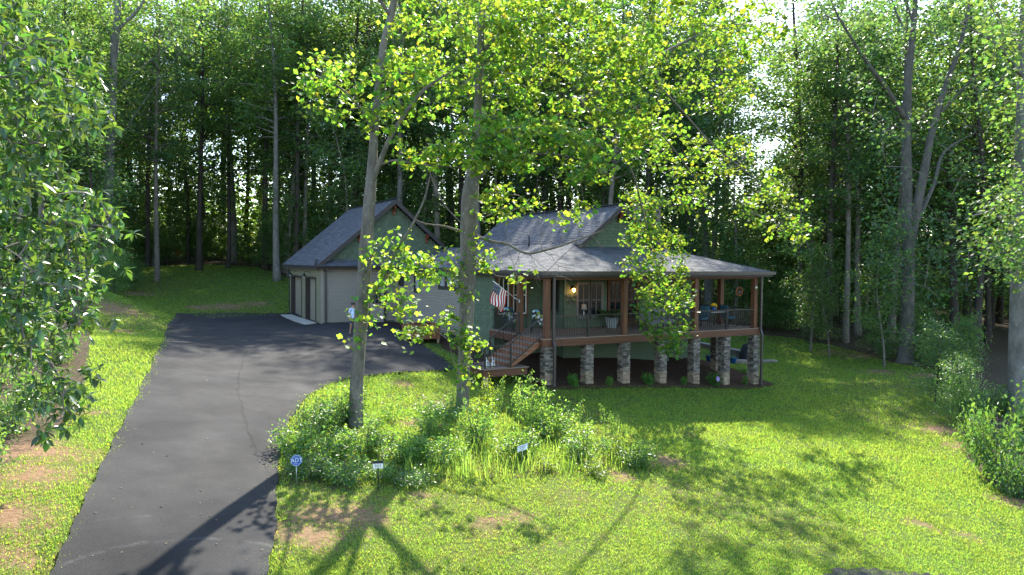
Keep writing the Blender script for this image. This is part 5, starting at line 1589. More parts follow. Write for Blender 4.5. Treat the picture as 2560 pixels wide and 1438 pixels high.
# tall feathery grass in the bed: one object
r_ = np.random.default_rng(55)
n = 3600
px = r_.uniform(1010, 1610, n); py = r_.uniform(1040, 1205, n)
front = py > 1120
u = r_.random(n)
keep = (np.abs(np.sin(px * .021) * np.sin(px * .047 + 1)) + .35 * front) > u * .9
px, py = px[keep], py[keep]
G = hits(list(zip(px, py)))
ok = inpoly(G[:, 0], G[:, 1], BED_POLY)
G = G[ok]; px = px[ok]; n = len(G)
h = r_.uniform(.20, .48, n) * (1 + .5 * np.sin(px * .02) ** 2); w = r_.uniform(.006, .011, n)
a = r_.uniform(0, 2 * pi, n); lean = r_.uniform(.15, .55, n) * h
segs = 4
V = []
for k in range(segs):
    t = k / segs
    cx_ = G[:, 0] + lean * np.cos(a) * t ** 1.8; cy_ = G[:, 1] + lean * np.sin(a) * t ** 1.8; cz = G[:, 2] + h * (t - .12 * t * t)
    ww = w * (1 - .6 * t)
    V += [np.c_[cx_ - ww * np.sin(a), cy_ + ww * np.cos(a), cz], np.c_[cx_ + ww * np.sin(a), cy_ - ww * np.cos(a), cz]]
V.append(np.c_[G[:, 0] + lean * np.cos(a), G[:, 1] + lean * np.sin(a), G[:, 2] + h * .88])
V = np.stack(V, 1)
F = []
K = 2 * segs + 1
quads = [(2 * k, 2 * k + 1, 2 * k + 3, 2 * k + 2) for k in range(segs - 1)] + [(2 * segs - 2, 2 * segs - 1, 2 * segs)]
lp = np.concatenate([np.array(q) for q in quads]); st = np.r_[0, np.cumsum([len(q) for q in quads])[:-1]]
loops = (np.arange(n)[:, None] * K + lp[None]).ravel(); starts = (np.arange(n)[:, None] * len(lp) + st[None]).ravel()
tag(link("tall_grass", npmesh("tall_grass", V.reshape(-1, 3), loops, starts, M['tallgrass'])), "tall yellow-green grass in the weedy bed", "grass", kind="stuff")
# leaf litter and twigs on the driveway and woodland edge
n = 90
_lp = hits([(r_.uniform(180, 1000), r_.uniform(800, 1420)) for _ in range(n)])
D, Nn = leaf_frames(n, 0, 3.0, r_); D[:, 2] = .05
ok = inpoly(_lp[:, 0], _lp[:, 1], DRIVE_POLY)
P = _lp + [0, 0, .045]
tag(link("fallen_leaves", leaf_mesh("fallen_leaves", P[ok], D[ok], Nn[ok], r_.uniform(.03, .09, ok.sum()), T_OVAL, M['deadleaf'])), "few pale fallen leaves lying on the driveway", "leaves", kind="stuff")
# ------------------------------------------------------------------ things on and around the house
M['capstone'] = mat("cap_stone", (.24, .22, .20), .9, .15, vary=.15, isl=.15)
# wall lantern, lit
e = empty("wall_lantern", (18.27, 27.46, 2.4), "small lit wall lantern glowing orange beside the porch window", "lantern")
MB().box((18.21, 27.42, 2.48), (18.33, 27.475, 2.66)).tube([(18.27, 27.44, 2.62), (18.27, 27.34, 2.70), (18.27, 27.30, 2.64)], .015, 6).lathe((18.27, 27.30, 2.56), [(.10, 0), (.085, .04), (.03, .09), (.01, .10)], 12).build("bracket", M['black'], e)
MB().lathe((18.27, 27.30, 2.40), [(.02, 0), (.05, .04), (.055, .10), (.035, .16)], 12).build("bulb", M['lamp'], e)
pl_ = bpy.data.lights.new("lantern_bulb", 'POINT'); pl_.energy = .7; pl_.color = (1, .55, .22); pl_.shadow_soft_size = .06
po = bpy.data.objects.new("lantern_light", pl_); COL.objects.link(po); po.location = (18.27, 27.20, 2.42)
# welcome sign
e = empty("welcome_sign", (18.2, 27.45, 1.75), "black cut-metal welcome sign on the green porch wall under the lantern", "sign")
place_text("lettering", "Welcome", .16, (18.20, 27.455, 2.16), (1, 0, .06), (0, -1, 0), M['black'], e, .008, .35)
place_text("lettering", "to the", .085, (18.20, 27.455, 2.04), (1, 0, 0), (0, -1, 0), M['black'], e, .008, .35)
place_text("lettering", "LAKE", .22, (18.20, 27.455, 1.89), (1, 0, 0), (0, -1, 0), M['black'], e, .008)
MB().box((17.94, 27.448, 1.985), (18.46, 27.462, 1.997)).box((17.94, 27.448, 1.785), (18.46, 27.462, 1.803)).build("bar", M['black'], e)
# gooseneck lamps over the garage doors
for y_, lab in ((44.85, "dark gooseneck barn lamp above the nearer garage door"), (48.95, "dark gooseneck barn lamp above the farther garage door")):
    e = empty("gooseneck_lamp", (GX, y_, 2.9), lab, "lamp", "barn lamps over the garage doors")
    MB().tube(smooth_line([(GX - .03, y_, 2.98), (GX - .18, y_, 3.06), (GX - .34, y_, 3.04), (GX - .42, y_, 2.94)], 4), .014, 6).tube([(GX - .045, y_, 2.98), (GX - .02, y_, 2.98)], .06, 12).build("arm", M['black'], e)
    MB().lathe((GX - .42, y_, 2.76), [(.19, 0), (.17, .03), (.08, .09), (.05, .17), (.04, .20)], 18).build("lamp_shade", M['black'], e)
    MB().lathe((GX - .42, y_, 2.68), [(.02, 0), (.05, .03), (.05, .08), (.03, .12)], 10).build("bulb", M['white'], e)
# flag on a slanted pole from the stair-side post
e = empty("flag", (14.75, 26.30, 2.1), "striped red and white flag with starred blue canton on a slanted pole", "flag")
p0 = np.array([14.78, 26.26, 2.10]); p1 = np.array([13.55, 26.25, 2.95])
MB().tube([p0, p1], .014, 8).build("pole", M['white'], e)
MB().tube([p0, p0 * .82 + p1 * .18], .03, 8).box(p0 + [.0, -.05, -.06], p0 + [.03, .05, .06]).build("holder", M['galv'], e)
ax = (p1 - p0) / np.linalg.norm(p1 - p0)
NUU, NVV = 30, 26
Lf, Hf = 1.15, .80
def fpt(u_, v_):          # u_ along the fly (hanging away), v_ along the pole
    b_ = p0 + (p1 - p0) * (.96 - .50 * v_)
    hang = np.array([-.10, .10, -.94])
    w_ = .075 * sin(u_ * 7 + v_ * 4) * u_ + .05 * sin(v_ * 9 + u_ * 3) * u_
    return b_ + hang * u_ * Lf * .80 + np.array([-.10 * u_ * (1 - v_), 0, 0]) + np.array([.3, -.95, .1]) * w_
mb = MB(); vs = [fpt(i / NUU, j / NVV) for i in range(NUU + 1) for j in range(NVV + 1)]
canton, stripes = [], []
for i in range(NUU):
    for j in range(NVV):
        f_ = (i * (NVV + 1) + j, i * (NVV + 1) + j + 1, (i + 1) * (NVV + 1) + j + 1, (i + 1) * (NVV + 1) + j)
        mm = 2 if (i < 12 and j < 14) else (0 if (j // 2) % 2 == 0 else 1)
        mb.add([], [], 0); stripes.append((f_, mm))
b0 = len(mb.v); mb.v += [tuple(v) for v in vs]
for f_, mm in stripes:
    mb.f.append(f_); mb.m.append(mm); mb.sm.append(True)
cl_ = mb.build("cloth", [M['red'], M['flagwhite'], M['flagblue']], e)
stm = MB()
for r0_ in range(9):
    for c0_ in range(6 if r0_ % 2 == 0 else 5):
        u_ = (c0_ + (.5 if r0_ % 2 == 0 else 1.0)) / 6 * .4; v_ = (r0_ + .5) / 9 * .538
        c = fpt(u_, v_); nrm = unit(np.cross(fpt(u_ + .01, v_) - c, fpt(u_, v_ + .01) - c))
        e1 = unit(fpt(u_ + .01, v_) - c); e2 = np.cross(nrm, e1)
        for sg in (1, -1):
            ring_ = [c + nrm * sg * .004 + (e1 * cos(q * pi / 5) + e2 * sin(q * pi / 5)) * (.018 if q % 2 == 0 else .008) for q in range(10)]
            stm.add(ring_, [tuple(range(10))])
stm.build("star", M['flagwhite'], cl_)["kind"] = "stuff"


def floral(name):
    m = bpy.data.materials.new(name); m.use_nodes = True
    nt = m.node_tree; N = nt.nodes; L = nt.links; b = N["Principled BSDF"]; b.inputs["Roughness"].default_value = .9
    tc = N.new("ShaderNodeTexCoord"); v = N.new("ShaderNodeTexVoronoi"); v.inputs["Scale"].default_value = 9
    L.new(tc.outputs["Object"], v.inputs["Vector"])
    rp = N.new("ShaderNodeValToRGB"); rp.color_ramp.interpolation = 'CONSTANT'
    for i, (p, c) in enumerate(((0, (.02, .03, .03)), (.3, (.12, .30, .42)), (.5, (.45, .50, .50)), (.68, (.22, .26, .05)), (.84, (.02, .03, .03)))):
        el = rp.color_ramp.elements[i] if i < 2 else rp.color_ramp.elements.new(p)
        el.position = p; el.color = (*c, 1)
    sp = N.new("ShaderNodeSeparateColor"); L.new(v.outputs["Color"], sp.inputs[0]); L.new(sp.outputs[0], rp.inputs[0])
    L.new(rp.outputs[0], b.inputs["Base Color"])
    return m
M['floral'] = floral("floral_print")
M['bluecloth'] = mat("blue_print_cloth", (.045, .11, .15), .9, .1, vary=.6, scale=14)


def chair(x_, y_, rz, label, cloth, group="porch chairs"):
    """metal porch armchair with a padded seat and back, local front = -Y"""
    e = empty("porch_chair", (x_, y_, DZ), label, "chair", group, rz=rz)
    for sx in (-1, 1):
        MB().tube([(sx * .28, -.26, 0), (sx * .28, -.27, .62), (sx * .28, .20, .64)], .016, 6).build("leg", M['black'], e, False)
        MB().tube([(sx * .26, .30, 0), (sx * .26, .22, .42), (sx * .26, .34, 1.04)], .016, 6).build("leg", M['black'], e, False)
    MB().tube([(-.26, .34, 1.04), (.26, .34, 1.04)], .016, 6).tube([(-.28, -.25, .38), (.28, -.25, .38)], .014, 6).build("frame_rail", M['black'], e, False)
    MB().obox((0, -.02, .43), (.25, 0, 0), (0, .25, 0), (0, 0, .05)).build("seat", cloth, e, False)
    MB().obox((0, .255, .76), (.245, 0, 0), (0, .045, .0), (0, .05, .27)).build("backrest", cloth, e, False)
    return e


chair(15.75, 26.3, 2.6, "floral cushioned chair between the stair-top and corner posts", M['floral'])
chair(15.3, 27.9, 2.2, "floral cushioned chair behind the flag in the porch recess", M['floral'])
chair(24.4, 25.5, -1.5, "blue cushioned chair at the left side of the porch dining table", M['bluecloth'], "dining chairs")
chair(26.1, 25.4, 1.5, "blue cushioned chair at the right side of the porch dining table", M['bluecloth'], "dining chairs")
chair(25.35, 26.7, 0.1, "blue cushioned chair behind the porch dining table", M['bluecloth'], "dining chairs")
e = empty("dining_table", (25.25, 25.6, DZ), "dark metal dining table by the porch corner railing", "table")
MB().obox((25.25, 25.6, DZ + .72), (.55, 0, 0), (0, .45, 0), (0, 0, .018)).build("tabletop", M['galv'], e)
for sx in (-.45, .45):
    for sy in (-.36, .36):
        MB().tube([(25.25 + sx, 25.6 + sy, DZ), (25.25 + sx * .9, 25.6 + sy * .9, DZ + .70)], .02, 6).build("leg", M['black'], e)
e = empty("flower_pot", (25.2, 25.5, DZ + .74), "blue pot of yellow flowers on the porch dining table", "flower pot")
MB().lathe((25.2, 25.5, DZ + .74), [(.09, 0), (.12, .10), (.14, .22), (.12, .22)], 14).build("pot", M['blue'], e)
mb = MB()
for q in range(26):
    v = rand_dirs(1, .8)[0]; c = np.array([25.2, 25.5, DZ + .98]) + v * .14; mb.obox(c, *(np.eye(3) * .022))
mb.build("bloom", M['yellowf'], e)["kind"] = "stuff"
# grey settee left of the third post
e = empty("porch_settee", (21.7, 25.0, DZ), "grey cushioned settee behind the front railing left of the third post", "settee")
MB().box((21.0, 25.25, DZ + .30), (22.5, 25.95, DZ + .48)).build("seat", M['grey_cloth'], e)
mb = MB().prism([(21.0, 25.80, DZ + .48), (22.5, 25.80, DZ + .48), (22.48, 25.84, DZ + .93), (22.3, 25.86, DZ + 1.0), (21.2, 25.86, DZ + 1.0), (21.02, 25.84, DZ + .93)], (0, .14, 0)); mb.build("backrest", M['grey_cloth'], e)
for sx in (21.05, 22.45):
    for sy in (25.3, 25.9):
        MB().box((sx - .03, sy - .03, DZ), (sx + .03, sy + .03, DZ + .30)).build("leg", M['black'], e)
# white tapered planters beside the french doors
for x_, lab, s in ((20.15, "white tapered planter with a palm left of the french doors", 1.0), (22.55, "white tapered planter with a palm right of the french doors", 1.0)):
    y_ = 26.9
    e = empty("palm_planter", (x_, y_, DZ), lab, "planter", "palm planters on the porch")
    MB().hexa([(x_ - .15, y_ - .15, DZ), (x_ + .15, y_ - .15, DZ), (x_ + .15, y_ + .15, DZ), (x_ - .15, y_ + .15, DZ), (x_ - .22, y_ - .22, DZ + .50), (x_ + .22, y_ - .22, DZ + .50), (x_ + .22, y_ + .22, DZ + .50), (x_ - .22, y_ + .22, DZ + .50)]).build("pot", M['pot'], e)
    MB().box((x_ - .19, y_ - .19, DZ + .501), (x_ + .19, y_ + .19, DZ + .51)).build("soil", M['soilred'], e)
    P, D_, N_ = [], [], []
    for q in range(16):
        a = q * 2.4; d_ = np.array([cos(a), sin(a), 1.0 - .04 * q])
        for t in np.linspace(.15, .75, 9):
            p = np.array([x_, y_, DZ + .5]) + d_ * t * .75 + np.array([0, 0, -.55 * t * t])
            for sg in (-1, 1):
                P.append(p); D_.append(np.array([-sin(a) * sg, cos(a) * sg, .2]) + d_ * .7); N_.append((0, 0, 1.0))
    link("palm_leaves", leaf_mesh("palm_leaves", np.array(P), np.array(D_), np.array(N_), np.full(len(P), .22), T_OVAL, M['leaf_dark']), e)
# lamp seen through the porch window
e = empty("table_lamp", (19.05, 27.4, 1.25), "pale shaded table lamp seen at the porch window", "lamp")
MB().lathe((18.93, 27.44, 1.55), [(.15, 0), (.10, .26)], 16).build("lamp_shade", M['doorw'], e)
MB().lathe((18.93, 27.44, 1.25), [(.05, 0), (.02, .05), (.035, .15), (.015, .30)], 12).build("base", M['galv'], e)
# round medallion hanging in the right bay
e = empty("hanging_medallion", (25.75, 24.4, 2.44), "round brown openwork ornament hanging in the right porch bay", "ornament")
mb = MB()
for rr_, tk in ((.21, .022), (.15, .014)):
    mb.tube([(25.75 + rr_ * cos(q * pi / 16), 24.4, 2.44 + rr_ * sin(q * pi / 16)) for q in range(33)], tk, 6, caps=False)
mb.build("ring", M['bracket'], e)
MB().prism([(25.66, 24.395, 2.36), (25.70, 24.395, 2.44), (25.68, 24.395, 2.50), (25.75, 24.395, 2.53), (25.80, 24.395, 2.47), (25.86, 24.395, 2.43), (25.82, 24.395, 2.36)], (0, .012, 0)).build("silhouette", M['brown'], e)
MB().tube([(25.75, 24.4, 2.64), (25.75, 24.35, 3.05)], .004, 4).build("wire", M['black'], e)
for x_, y_, z_, lab in ((22.66, 24.06, 2.50, "cream round device on the third porch post from the stairs"), (26.50, 24.06, 2.62, "cream round device high on the porch corner post")):
    e = empty("porch_camera", (x_, y_, z_), lab, "camera", "round devices on the porch posts")
    MB().tube([(x_, y_ + .03, z_), (x_, y_ - .03, z_)], .075, 16).build("body", M['cream'], e)
    MB().tube([(x_ + .01, y_ - .03, z_ - .02), (x_ + .01, y_ - .05, z_ - .02)], .032, 12).build("lens", M['black'], e)
# two white figurines on the landing
for x_, lab in ((12.42, "small white ceramic rabbit on the stair landing, beside the corner rail post"), (12.68, "small white ceramic rabbit on the stair landing, nearer the steps")):
    e = empty("figurine", (x_, 24.55, -.355), lab, "figurine", "white figurines on the landing")
    mb = MB().lathe((x_, 24.55, -.355), [(.07, 0), (.095, .05), (.08, .13), (.05, .19)], 12).lathe((x_, 24.51, -.18), [(.02, 0), (.055, .03), (.06, .07), (.03, .12)], 12)
    mb.build("body", M['white'], e)
    for sg in (-1, 1):
        MB().tube([(x_ + sg * .02, 24.52, -.08), (x_ + sg * .035, 24.53, .02), (x_ + sg * .04, 24.55, .07)], [.012, .018, .006], 6).build("ear", M['white'], e)

# cedar planter box by the side wall
c0 = np.array([13.05, 33.3, -.1])
e = empty("planter_box", (13.05, 33.3, gz(13.05, 33.3)[0]), "low reddish-brown wooden planter box against the side wall", "planter")
x0, x1, y0, y1 = 12.45, 13.95, 32.75, 34.15
z0 = gz(13.0, 33.3)[0] + .18
for k in range(4):
    za, zb = z0 + k * .185, z0 + k * .185 + .175
    MB().box((x0, y0, za), (x1, y0 + .035, zb)).build("plank", M['stair'], e)
    MB().box((x0, y0 + .036, za), (x0 + .035, y1, zb)).build("plank", M['stair'], e)
    MB().box((x0 + .036, y1 - .035, za), (x1, y1, zb)).build("plank", M['stair'], e)
    MB().box((x1 - .035, y0 + .036, za), (x1, y1 - .036, zb)).build("plank", M['stair'], e)
MB().box((x0 + .04, y0 + .04, z0 + .6), (x1 - .04, y1 - .04, z0 + .66)).build("soil", M['soilred'], e)
for x_, y_ in ((x0 + .08, y0 + .08), (x1 - .08, y0 + .08), (x0 + .08, y1 - .08), (x1 - .08, y1 - .08)):
    MB().box((x_ - .045, y_ - .045, z0 - .25), (x_ + .045, y_ + .045, z0 + .1)).build("foot", M['treated'], e)

# patio corner beyond the porch: low block wall, covered grill, blue pots, rain chain
def blockwall(name, a, b_, h_, label):
    a, b_ = np.array(a, float), np.array(b_, float)
    e = empty(name, a, label, "retaining wall")
    L_ = np.linalg.norm(b_ - a); k = int(L_ / .42); rows = max(1, int(h_ / .16))
    t = (b_ - a) / L_; nn = np.array([-t[1], t[0], 0])
    for r0_ in range(rows):
        for i in range(k):
            c = a + t * (L_ * (i + .5 + (.5 if r0_ % 2 else 0) * .9) / k) + np.array([0, 0, (r0_ + .5) * h_ / rows])
            MB().obox(c, t * (L_ / k / 2 - .004), nn * (.14 + random.uniform(-.006, .006)), (0, 0, h_ / rows / 2 - .003)).build("block", M['paver'], e)
    for i in range(k):
        c = a + t * (L_ * (i + .5) / k) + np.array([0, 0, h_ + .035])
        MB().obox(c, t * (L_ / k / 2 - .003), nn * .19, (0, 0, .035)).build("cap_stone", M['capstone'], e)
    return e
blockwall("retaining_wall", (33.3, 36.2, gz(33.3, 36)[0] - .15), (32.7, 30.4, gz(32.7, 30.4)[0] + .0), .42, "low brown block retaining wall with pale cap stones seen under the porch")
blockwall("patio_edging", (29.6, 29.75, gz(29.6, 29.7)[0] - .08), (33.9, 29.2, gz(33.9, 29.2)[0] - .06), .14, "low pale paved edging in front of the covered grill")
gx_, gy_ = 32.3, 29.75
z0 = gz(gx_, gy_)[0] + .05
e = empty("covered_grill", (gx_, gy_, z0), "barbecue grill under a black cover beyond the porch corner", "grill")
mb = MB(); prof = [(-.62, .34), (-.60, .33), (-.54, .30), (-.46, .28)]
lev = [(0.0, .60, .33), (.35, .60, .32), (.62, .52, .30), (.80, .42, .28), (.98, .36, .22), (1.04, .26, .12)]
vs, fs = [], []
for z_, a, b_ in lev:
    for q in range(20):
        an = 2 * pi * q / 20; c_, s_ = cos(an), sin(an)
        sx = math.copysign(abs(c_) ** .45, c_) * a; sy = math.copysign(abs(s_) ** .45, s_) * b_
        w_ = 1 + .03 * sin(q * 3.1 + z_ * 9)
        vs.append((gx_ + sx * w_, gy_ + sy * w_, z0 + z_))
for i in range(len(lev) - 1):
    for q in range(20):
        fs.append((i * 20 + q, i * 20 + (q + 1) % 20, (i + 1) * 20 + (q + 1) % 20, (i + 1) * 20 + q))
fs.append(tuple(range((len(lev) - 1) * 20, len(lev) * 20)))
mb.add(vs, fs, 0, True).build("cover", M['cover'], e)
for sx in (-.5, .5):
    MB().tube([(gx_ + sx, gy_ - .22, z0 + .03), (gx_ + sx, gy_ - .16, z0 + .03)], .05, 10).build("wheel", M['black'], e)
for x_, y_, lab in ((28.4, 28.95, "blue glazed pot under the rain chain below the porch"), (30.5, 29.3, "blue glazed pot between the last two stone columns")):
    z0 = gz(x_, y_)[0] + .03
    e = empty("blue_pot", (x_, y_, z0), lab, "pot", "blue pots by the patio")
    MB().lathe((x_, y_, z0), [(.15, 0), (.19, .12), (.23, .30), (.25, .31), (.25, .35), (.21, .35), (.20, .30)], 18).build("body", M['blue'], e)
    mb = MB()
    P = np.array([x_, y_, z0 + .38]) + rng.normal(size=(60, 3)) * [.09, .09, .05]
    D_, N_ = leaf_frames(60, -.4, .6)
    link("seedling", leaf_mesh("seedling", P, D_, N_, np.full(60, .08), T_OVAL, M['leaf_bright']), e)
e = empty("rain_chain", (28.4, 28.95, -1.2), "thin dark rain chain hanging down to a blue pot", "chain")
for q in range(34):
    z_ = gz(28.4, 28.95)[0] + .40 + q * .055
    MB().tube([(28.4 + .016 * cos(t) * (q % 2), 28.95 + .016 * cos(t) * (1 - q % 2), z_ + .035 * sin(t)) for t in np.linspace(0, 2 * pi, 9)], .004, 4, caps=False).build("link", M['black'], e)

# yard signs
def facing(p):
    """unit vectors of a sign turned to the road: along and normal"""
    n_ = unit(np.array([-p[0], -p[1], 0.0])); return np.cross([0, 0, 1.0], n_), n_
g = hit(741, 1212); u_, n_ = facing(g); u_ = np.array(u_)
e = empty("security_sign", g, "blue octagonal security sign on a thin stake beside the driveway", "sign")
MB().tube([g, np.array(g) + [0, 0, .46]], .009, 6).build("stake", M['galv'], e)
cc = np.array(g) + [0, 0, .52]
def octo(r_, off, th):
    return [cc + n_ * off + (u_ * cos(q * pi / 4 + pi / 8) + np.array([0, 0, 1.0]) * sin(q * pi / 4 + pi / 8)) * r_ for q in range(8)]
pn = MB().prism(octo(.125, 0, 0), n_ * .008).build("panel", M['signblue'], e)
mb = MB()
ra, rb = octo(.116, .0095, 0), octo(.109, .0095, 0)
mb.add(ra + rb, [(q, (q + 1) % 8, 8 + (q + 1) % 8, 8 + q) for q in range(8)])
mb.build("border", M['white'], pn)
place_text("lettering", "ADT", .115, cc + n_ * .0095, u_, n_, M['white'], pn, .002, .12)
for zz_ in (.065, -.068):
    place_text("lettering", "SECURITY" if zz_ > 0 else "SERVICES", .022, cc + n_ * .0095 + [0, 0, zz_], u_, n_, M['white'], pn, .001)
g = hit(945, 1226); u_, n_ = facing(g)
cc = np.array(g) + [0, 0, .56]
e = empty("number_sign", g, "small dark and white house number sign among the shrubs", "sign")
MB().box(cc + [-.012, -.012, -.58], cc + [.012, .012, 0]).build("stake", M['black'], e)
pn = MB().obox(cc, u_ * .115, n_ * .008, np.array([0, 0, .085])).build("panel", M['signdark'], e)
MB().obox(cc + n_ * .0095 + [0, 0, -.03], u_ * .108, n_ * .001, np.array([0, 0, .052])).build("plate", M['signwhite'], pn)
place_text("lettering", "915", .098, cc + n_ * .012 + [0, 0, -.03], u_, n_, M['signdark'], pn, .001)
g = hit(1306, 1160); u_, n_ = facing(g)
cc = np.array(g) + [0, 0, .42]
e = empty("tilted_sign", g, "tilted white metal sign half hidden in the tall grass", "sign")
tv = unit(np.array([0, 0, 1.0]) * .85 - n_ * .5); uu = unit(u_ * .95 + np.array([0, 0, .32]))
MB().tube([g, cc], .009, 6).build("stake", M['galv'], e)
pn = MB().obox(cc, uu * .135, np.cross(uu, tv) * .006, tv * .075).build("panel", M['signwhite'], e)
for k in range(3):
    MB().obox(cc - np.cross(uu, tv) * -.0075 + tv * (.04 - .04 * k), uu * (.10 - .025 * k), np.cross(uu, tv) * .001, tv * .008).build("stripe", M['grey_cloth'], pn)

# far things between the trunks
p = at(430, 632, 92)
e = empty("brick_shed", (p[0], p[1], gz(p[0], p[1])[0]), "small orange brick shed far off between the trunks beyond the lawn", "shed")
zb = gz(p[0], p[1])[0]
MB().box((p[0] - 1.3, p[1], zb - .5), (p[0] + 1.0, p[1] + 2, zb + 2.0)).build("wall", M['brick'], e)
MB().prism([(p[0] - 1.5, p[1] - .2, zb + 2.0), (p[0] + 1.2, p[1] - .2, zb + 2.0), (p[0] - .15, p[1] - .2, zb + 2.9)], (0, 2.4, 0)).build("roof", M['roofpink'], e)
p = at(800, 575, 92)
e = empty("neighbour_house", (p[0], p[1], gz(p[0], p[1])[0]), "pale brown roof of a neighbouring house glimpsed behind the garage", "house")
zb = gz(p[0], p[1])[0]
MB().box((p[0] - 6, p[1], zb - 1), (p[0] + 6, p[1] + 8, zb + 2.7)).build("wall", M['vinyl'], e)
MB().prism([(p[0] - 6.5, p[1] - .6, zb + 2.6), (p[0] - 6.5, p[1] + 8.6, zb + 2.6), (p[0] - 6.5, p[1] + 4, zb + 4.8)], (13, 0, 0)).build("roof", M['roofpink'], e)
g = hit(190, 722)
e = empty("blue_bucket", g, "small bright blue bucket on the ground near the big pale trunk", "bucket")
MB().lathe(g, [(.13, 0), (.17, .30), (.18, .31), (.16, .31)], 14).build("body", M['blue'], e)
MB().tube([(g[0] + .17 * cos(t), g[1], g[2] + .3 + .12 * sin(t)) for t in np.linspace(0, pi, 9)], .006, 5).build("handle", M['galv'], e)

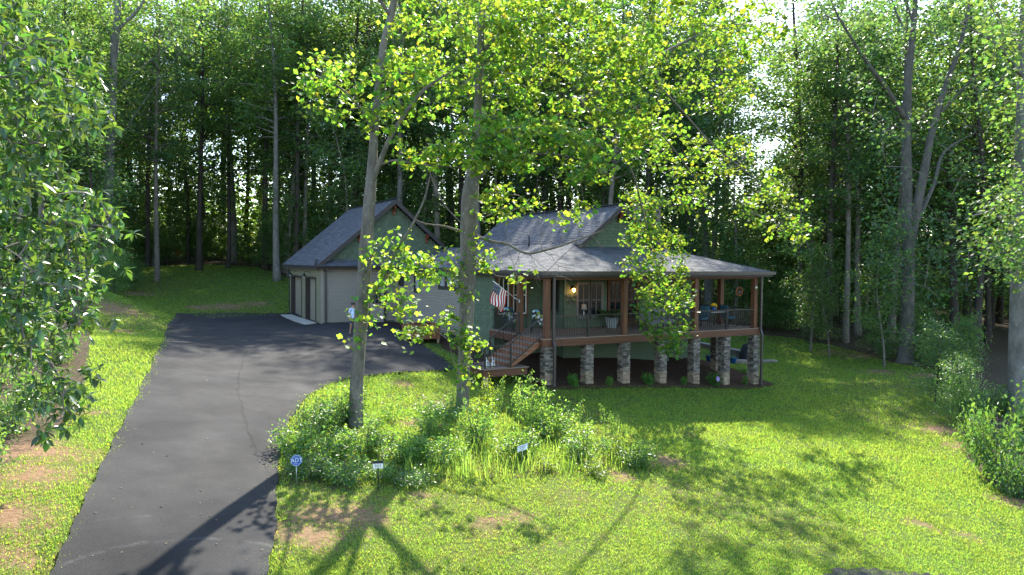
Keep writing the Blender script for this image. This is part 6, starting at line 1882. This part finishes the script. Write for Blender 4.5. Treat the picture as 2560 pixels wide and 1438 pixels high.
# ------------------------------------------------------------------ the person on the driveway
def person(foot, heading):
    """woman mid-step, head turned aside; local x right, y forward, z up"""
    e = empty("person", foot, "person in pale blue t-shirt and denim shorts walking past the garage wall", "person", rz=heading)
    J = {  # joint: position, radius
        'pel': ((0, 0, .90), .125), 'bel': ((0, .012, 1.02), .125), 'che': ((0, .005, 1.20), .128), 'shc': ((0, -.005, 1.325), .095), 'nek': ((0, .005, 1.405), .050), 'hd0': ((0, .018, 1.475), .066), 'hd1': ((-.01, .022, 1.55), .083), 'hd2': ((-.005, .012, 1.605), .062),
        'hl': ((-.085, 0, .84), .095), 'hr': ((.085, 0, .84), .095), 'tl': ((-.09, .06, .66), .082), 'tr': ((.09, -.03, .66), .082), 'kl': ((-.09, .12, .47), .056), 'kr': ((.09, -.07, .47), .056), 'cl': ((-.09, .09, .31), .053), 'cr': ((.09, -.14, .31), .053), 'al': ((-.09, .07, .095), .036), 'ar': ((.09, -.22, .11), .036), 'fl': ((-.095, .12, .045), .038), 'fr': ((.095, -.17, .050), .038), 'el_': ((-.10, .21, .03), .028), 'er_': ((.10, -.09, .035), .028),
        'sl': ((-.155, 0, 1.325), .060), 'sr': ((.155, 0, 1.325), .060), 'ul': ((-.19, -.01, 1.20), .052), 'ur': ((.19, .01, 1.20), .052), 'bl': ((-.215, -.04, 1.06), .039), 'br': ((.215, .02, 1.06), .039), 'wl': ((-.225, .02, .86), .026), 'wr': ((.225, .11, .87), .026), 'pl': ((-.225, .035, .80), .030), 'pr': ((.225, .135, .815), .030)}
    E_ = [('pel', 'bel'), ('bel', 'che'), ('che', 'shc'), ('shc', 'nek'), ('nek', 'hd0'), ('hd0', 'hd1'), ('hd1', 'hd2'), ('pel', 'hl'), ('pel', 'hr'), ('hl', 'tl'), ('tl', 'kl'), ('kl', 'cl'), ('cl', 'al'), ('al', 'fl'), ('fl', 'el_'), ('hr', 'tr'), ('tr', 'kr'), ('kr', 'cr'), ('cr', 'ar'), ('ar', 'fr'), ('fr', 'er_'), ('shc', 'sl'), ('sl', 'ul'), ('ul', 'bl'), ('bl', 'wl'), ('wl', 'pl'), ('shc', 'sr'), ('sr', 'ur'), ('ur', 'br'), ('br', 'wr'), ('wr', 'pr')]
    for s, w_ in (('l', -1), ('r', 1)):
        b = np.array(J['p' + s][0])
        for k in range(4):
            J['f%s%d' % (s, k)] = (tuple(b + [w_ * .004, .022 - .015 * k, -.035]), .0095); J['g%s%d' % (s, k)] = (tuple(b + [-w_ * .004, .030 - .014 * k, -.075 + .006 * abs(k - 1)]), .008)
            E_ += [('p' + s, 'f%s%d' % (s, k)), ('f%s%d' % (s, k), 'g%s%d' % (s, k))]
        J['t' + s + '0'] = (tuple(b + [-w_ * .012, .032, -.005]), .010); J['t' + s + '1'] = (tuple(b + [-w_ * .018, .048, -.035]), .008)
        E_ += [('p' + s, 't' + s + '0'), ('t' + s + '0', 't' + s + '1')]
    names = list(J); ix = {k: i for i, k in enumerate(names)}
    me = bpy.data.meshes.new("body"); me.from_pydata([J[k][0] for k in names], [(ix[a], ix[b]) for a, b in E_], []); me.update()
    o = bpy.data.objects.new("body", me); COL.objects.link(o)
    md = o.modifiers.new("skin", 'SKIN'); md.use_smooth_shade = True
    for i, k in enumerate(names):
        v = me.skin_vertices[0].data[i]; v.radius = (J[k][1], J[k][1] * (.78 if k in ('che', 'bel', 'shc') else 1)); v.use_root = (k == 'pel')
    o.modifiers.new("sub", 'SUBSURF').levels = 2
    o.modifiers["sub"].render_levels = 2
    nm = bpy.data.meshes.new_from_object(o.evaluated_get(bpy.context.evaluated_depsgraph_get()))
    bpy.data.objects.remove(o)
    for k in ('skin', 'shirt', 'denim', 'shoe'): nm.materials.append(M[k])
    for p in nm.polygons:
        c = p.center
        if c.z < .075 or (c.z < .10 and abs(c.x) < .13 and False): mi = 3
        elif .60 < c.z < .93 and abs(c.x) < .185: mi = 2
        elif .90 <= c.z < 1.385 and (abs(c.x) < .165 or c.z > 1.14) and not (c.z > 1.36 and abs(c.x) < .06): mi = 1
        else: mi = 0
        p.material_index = mi; p.use_smooth = True
    body = link("body", nm, e, False)
    # loose shirt hem
    MB().lathe((0, .008, .86), [(.168, 0), (.160, .08), (.150, .20), (.145, .30)], 20).build("shirt_hem", M['shirt'], e, False)
    # face and hair (head turned to the walker's left)
    hd = MB()
    c = np.array([-.008, .02, 1.545])
    hv = unit(np.array([-.75, .66, -.12])); sv = np.cross(hv, [0, 0, 1.0])
    hd.obox(c + hv * .088 + [0, 0, -.012], hv * .013, sv * .010, np.array([0, 0, .020]))
    hd.build("nose", M['skin'], e, False)
    ey = MB()
    for sg in (-1, 1):
        ey.obox(c + hv * .078 + sv * .030 * sg + np.array([0, 0, .012]), hv * .004, sv * .010, np.array([0, 0, .005]))
    ey.obox(c + hv * .076 + np.array([0, 0, -.045]), hv * .004, sv * .018, np.array([0, 0, .004]))
    ey.build("face_features", M['hair'], e, False)
    ea = MB()
    for sg in (-1, 1):
        ea.obox(c + sv * .080 * sg - hv * .005, hv * .014, sv * .006, np.array([0, 0, .024]))
    ea.build("ear", M['skin'], e, False)
    vs, fs = [], []
    nu_, nv_ = 18, 10
    for j in range(nv_ + 1):
        th = pi * .62 * j / nv_
        for i in range(nu_):
            ph = 2 * pi * i / nu_
            d_ = np.array([sin(th) * cos(ph), sin(th) * sin(ph), cos(th)])
            rr_ = .100 + .004 * sin(i * 5 + j)
            if d_ @ hv > .45: rr_ = .078
            vs.append(c + [0, -.004, .022] + d_ * rr_)
    for j in range(nv_):
        for i in range(nu_):
            fs.append((j * nu_ + i, j * nu_ + (i + 1) % nu_, (j + 1) * nu_ + (i + 1) % nu_, (j + 1) * nu_ + i))
    hb = MB().add(vs, fs, 0, True)
    bc = c - hv * .10 + np.array([0, 0, .045])
    hb.lathe(bc, [(.012, -.045), (.04, -.03), (.05, 0), (.04, .03), (.012, .045)], 12)
    hb.build("hair", M['hair'], e, False)
    return e


pf = hit(883, 840)
person((pf[0], pf[1], pf[2] + .035), pi - YAW * .2 + .15)
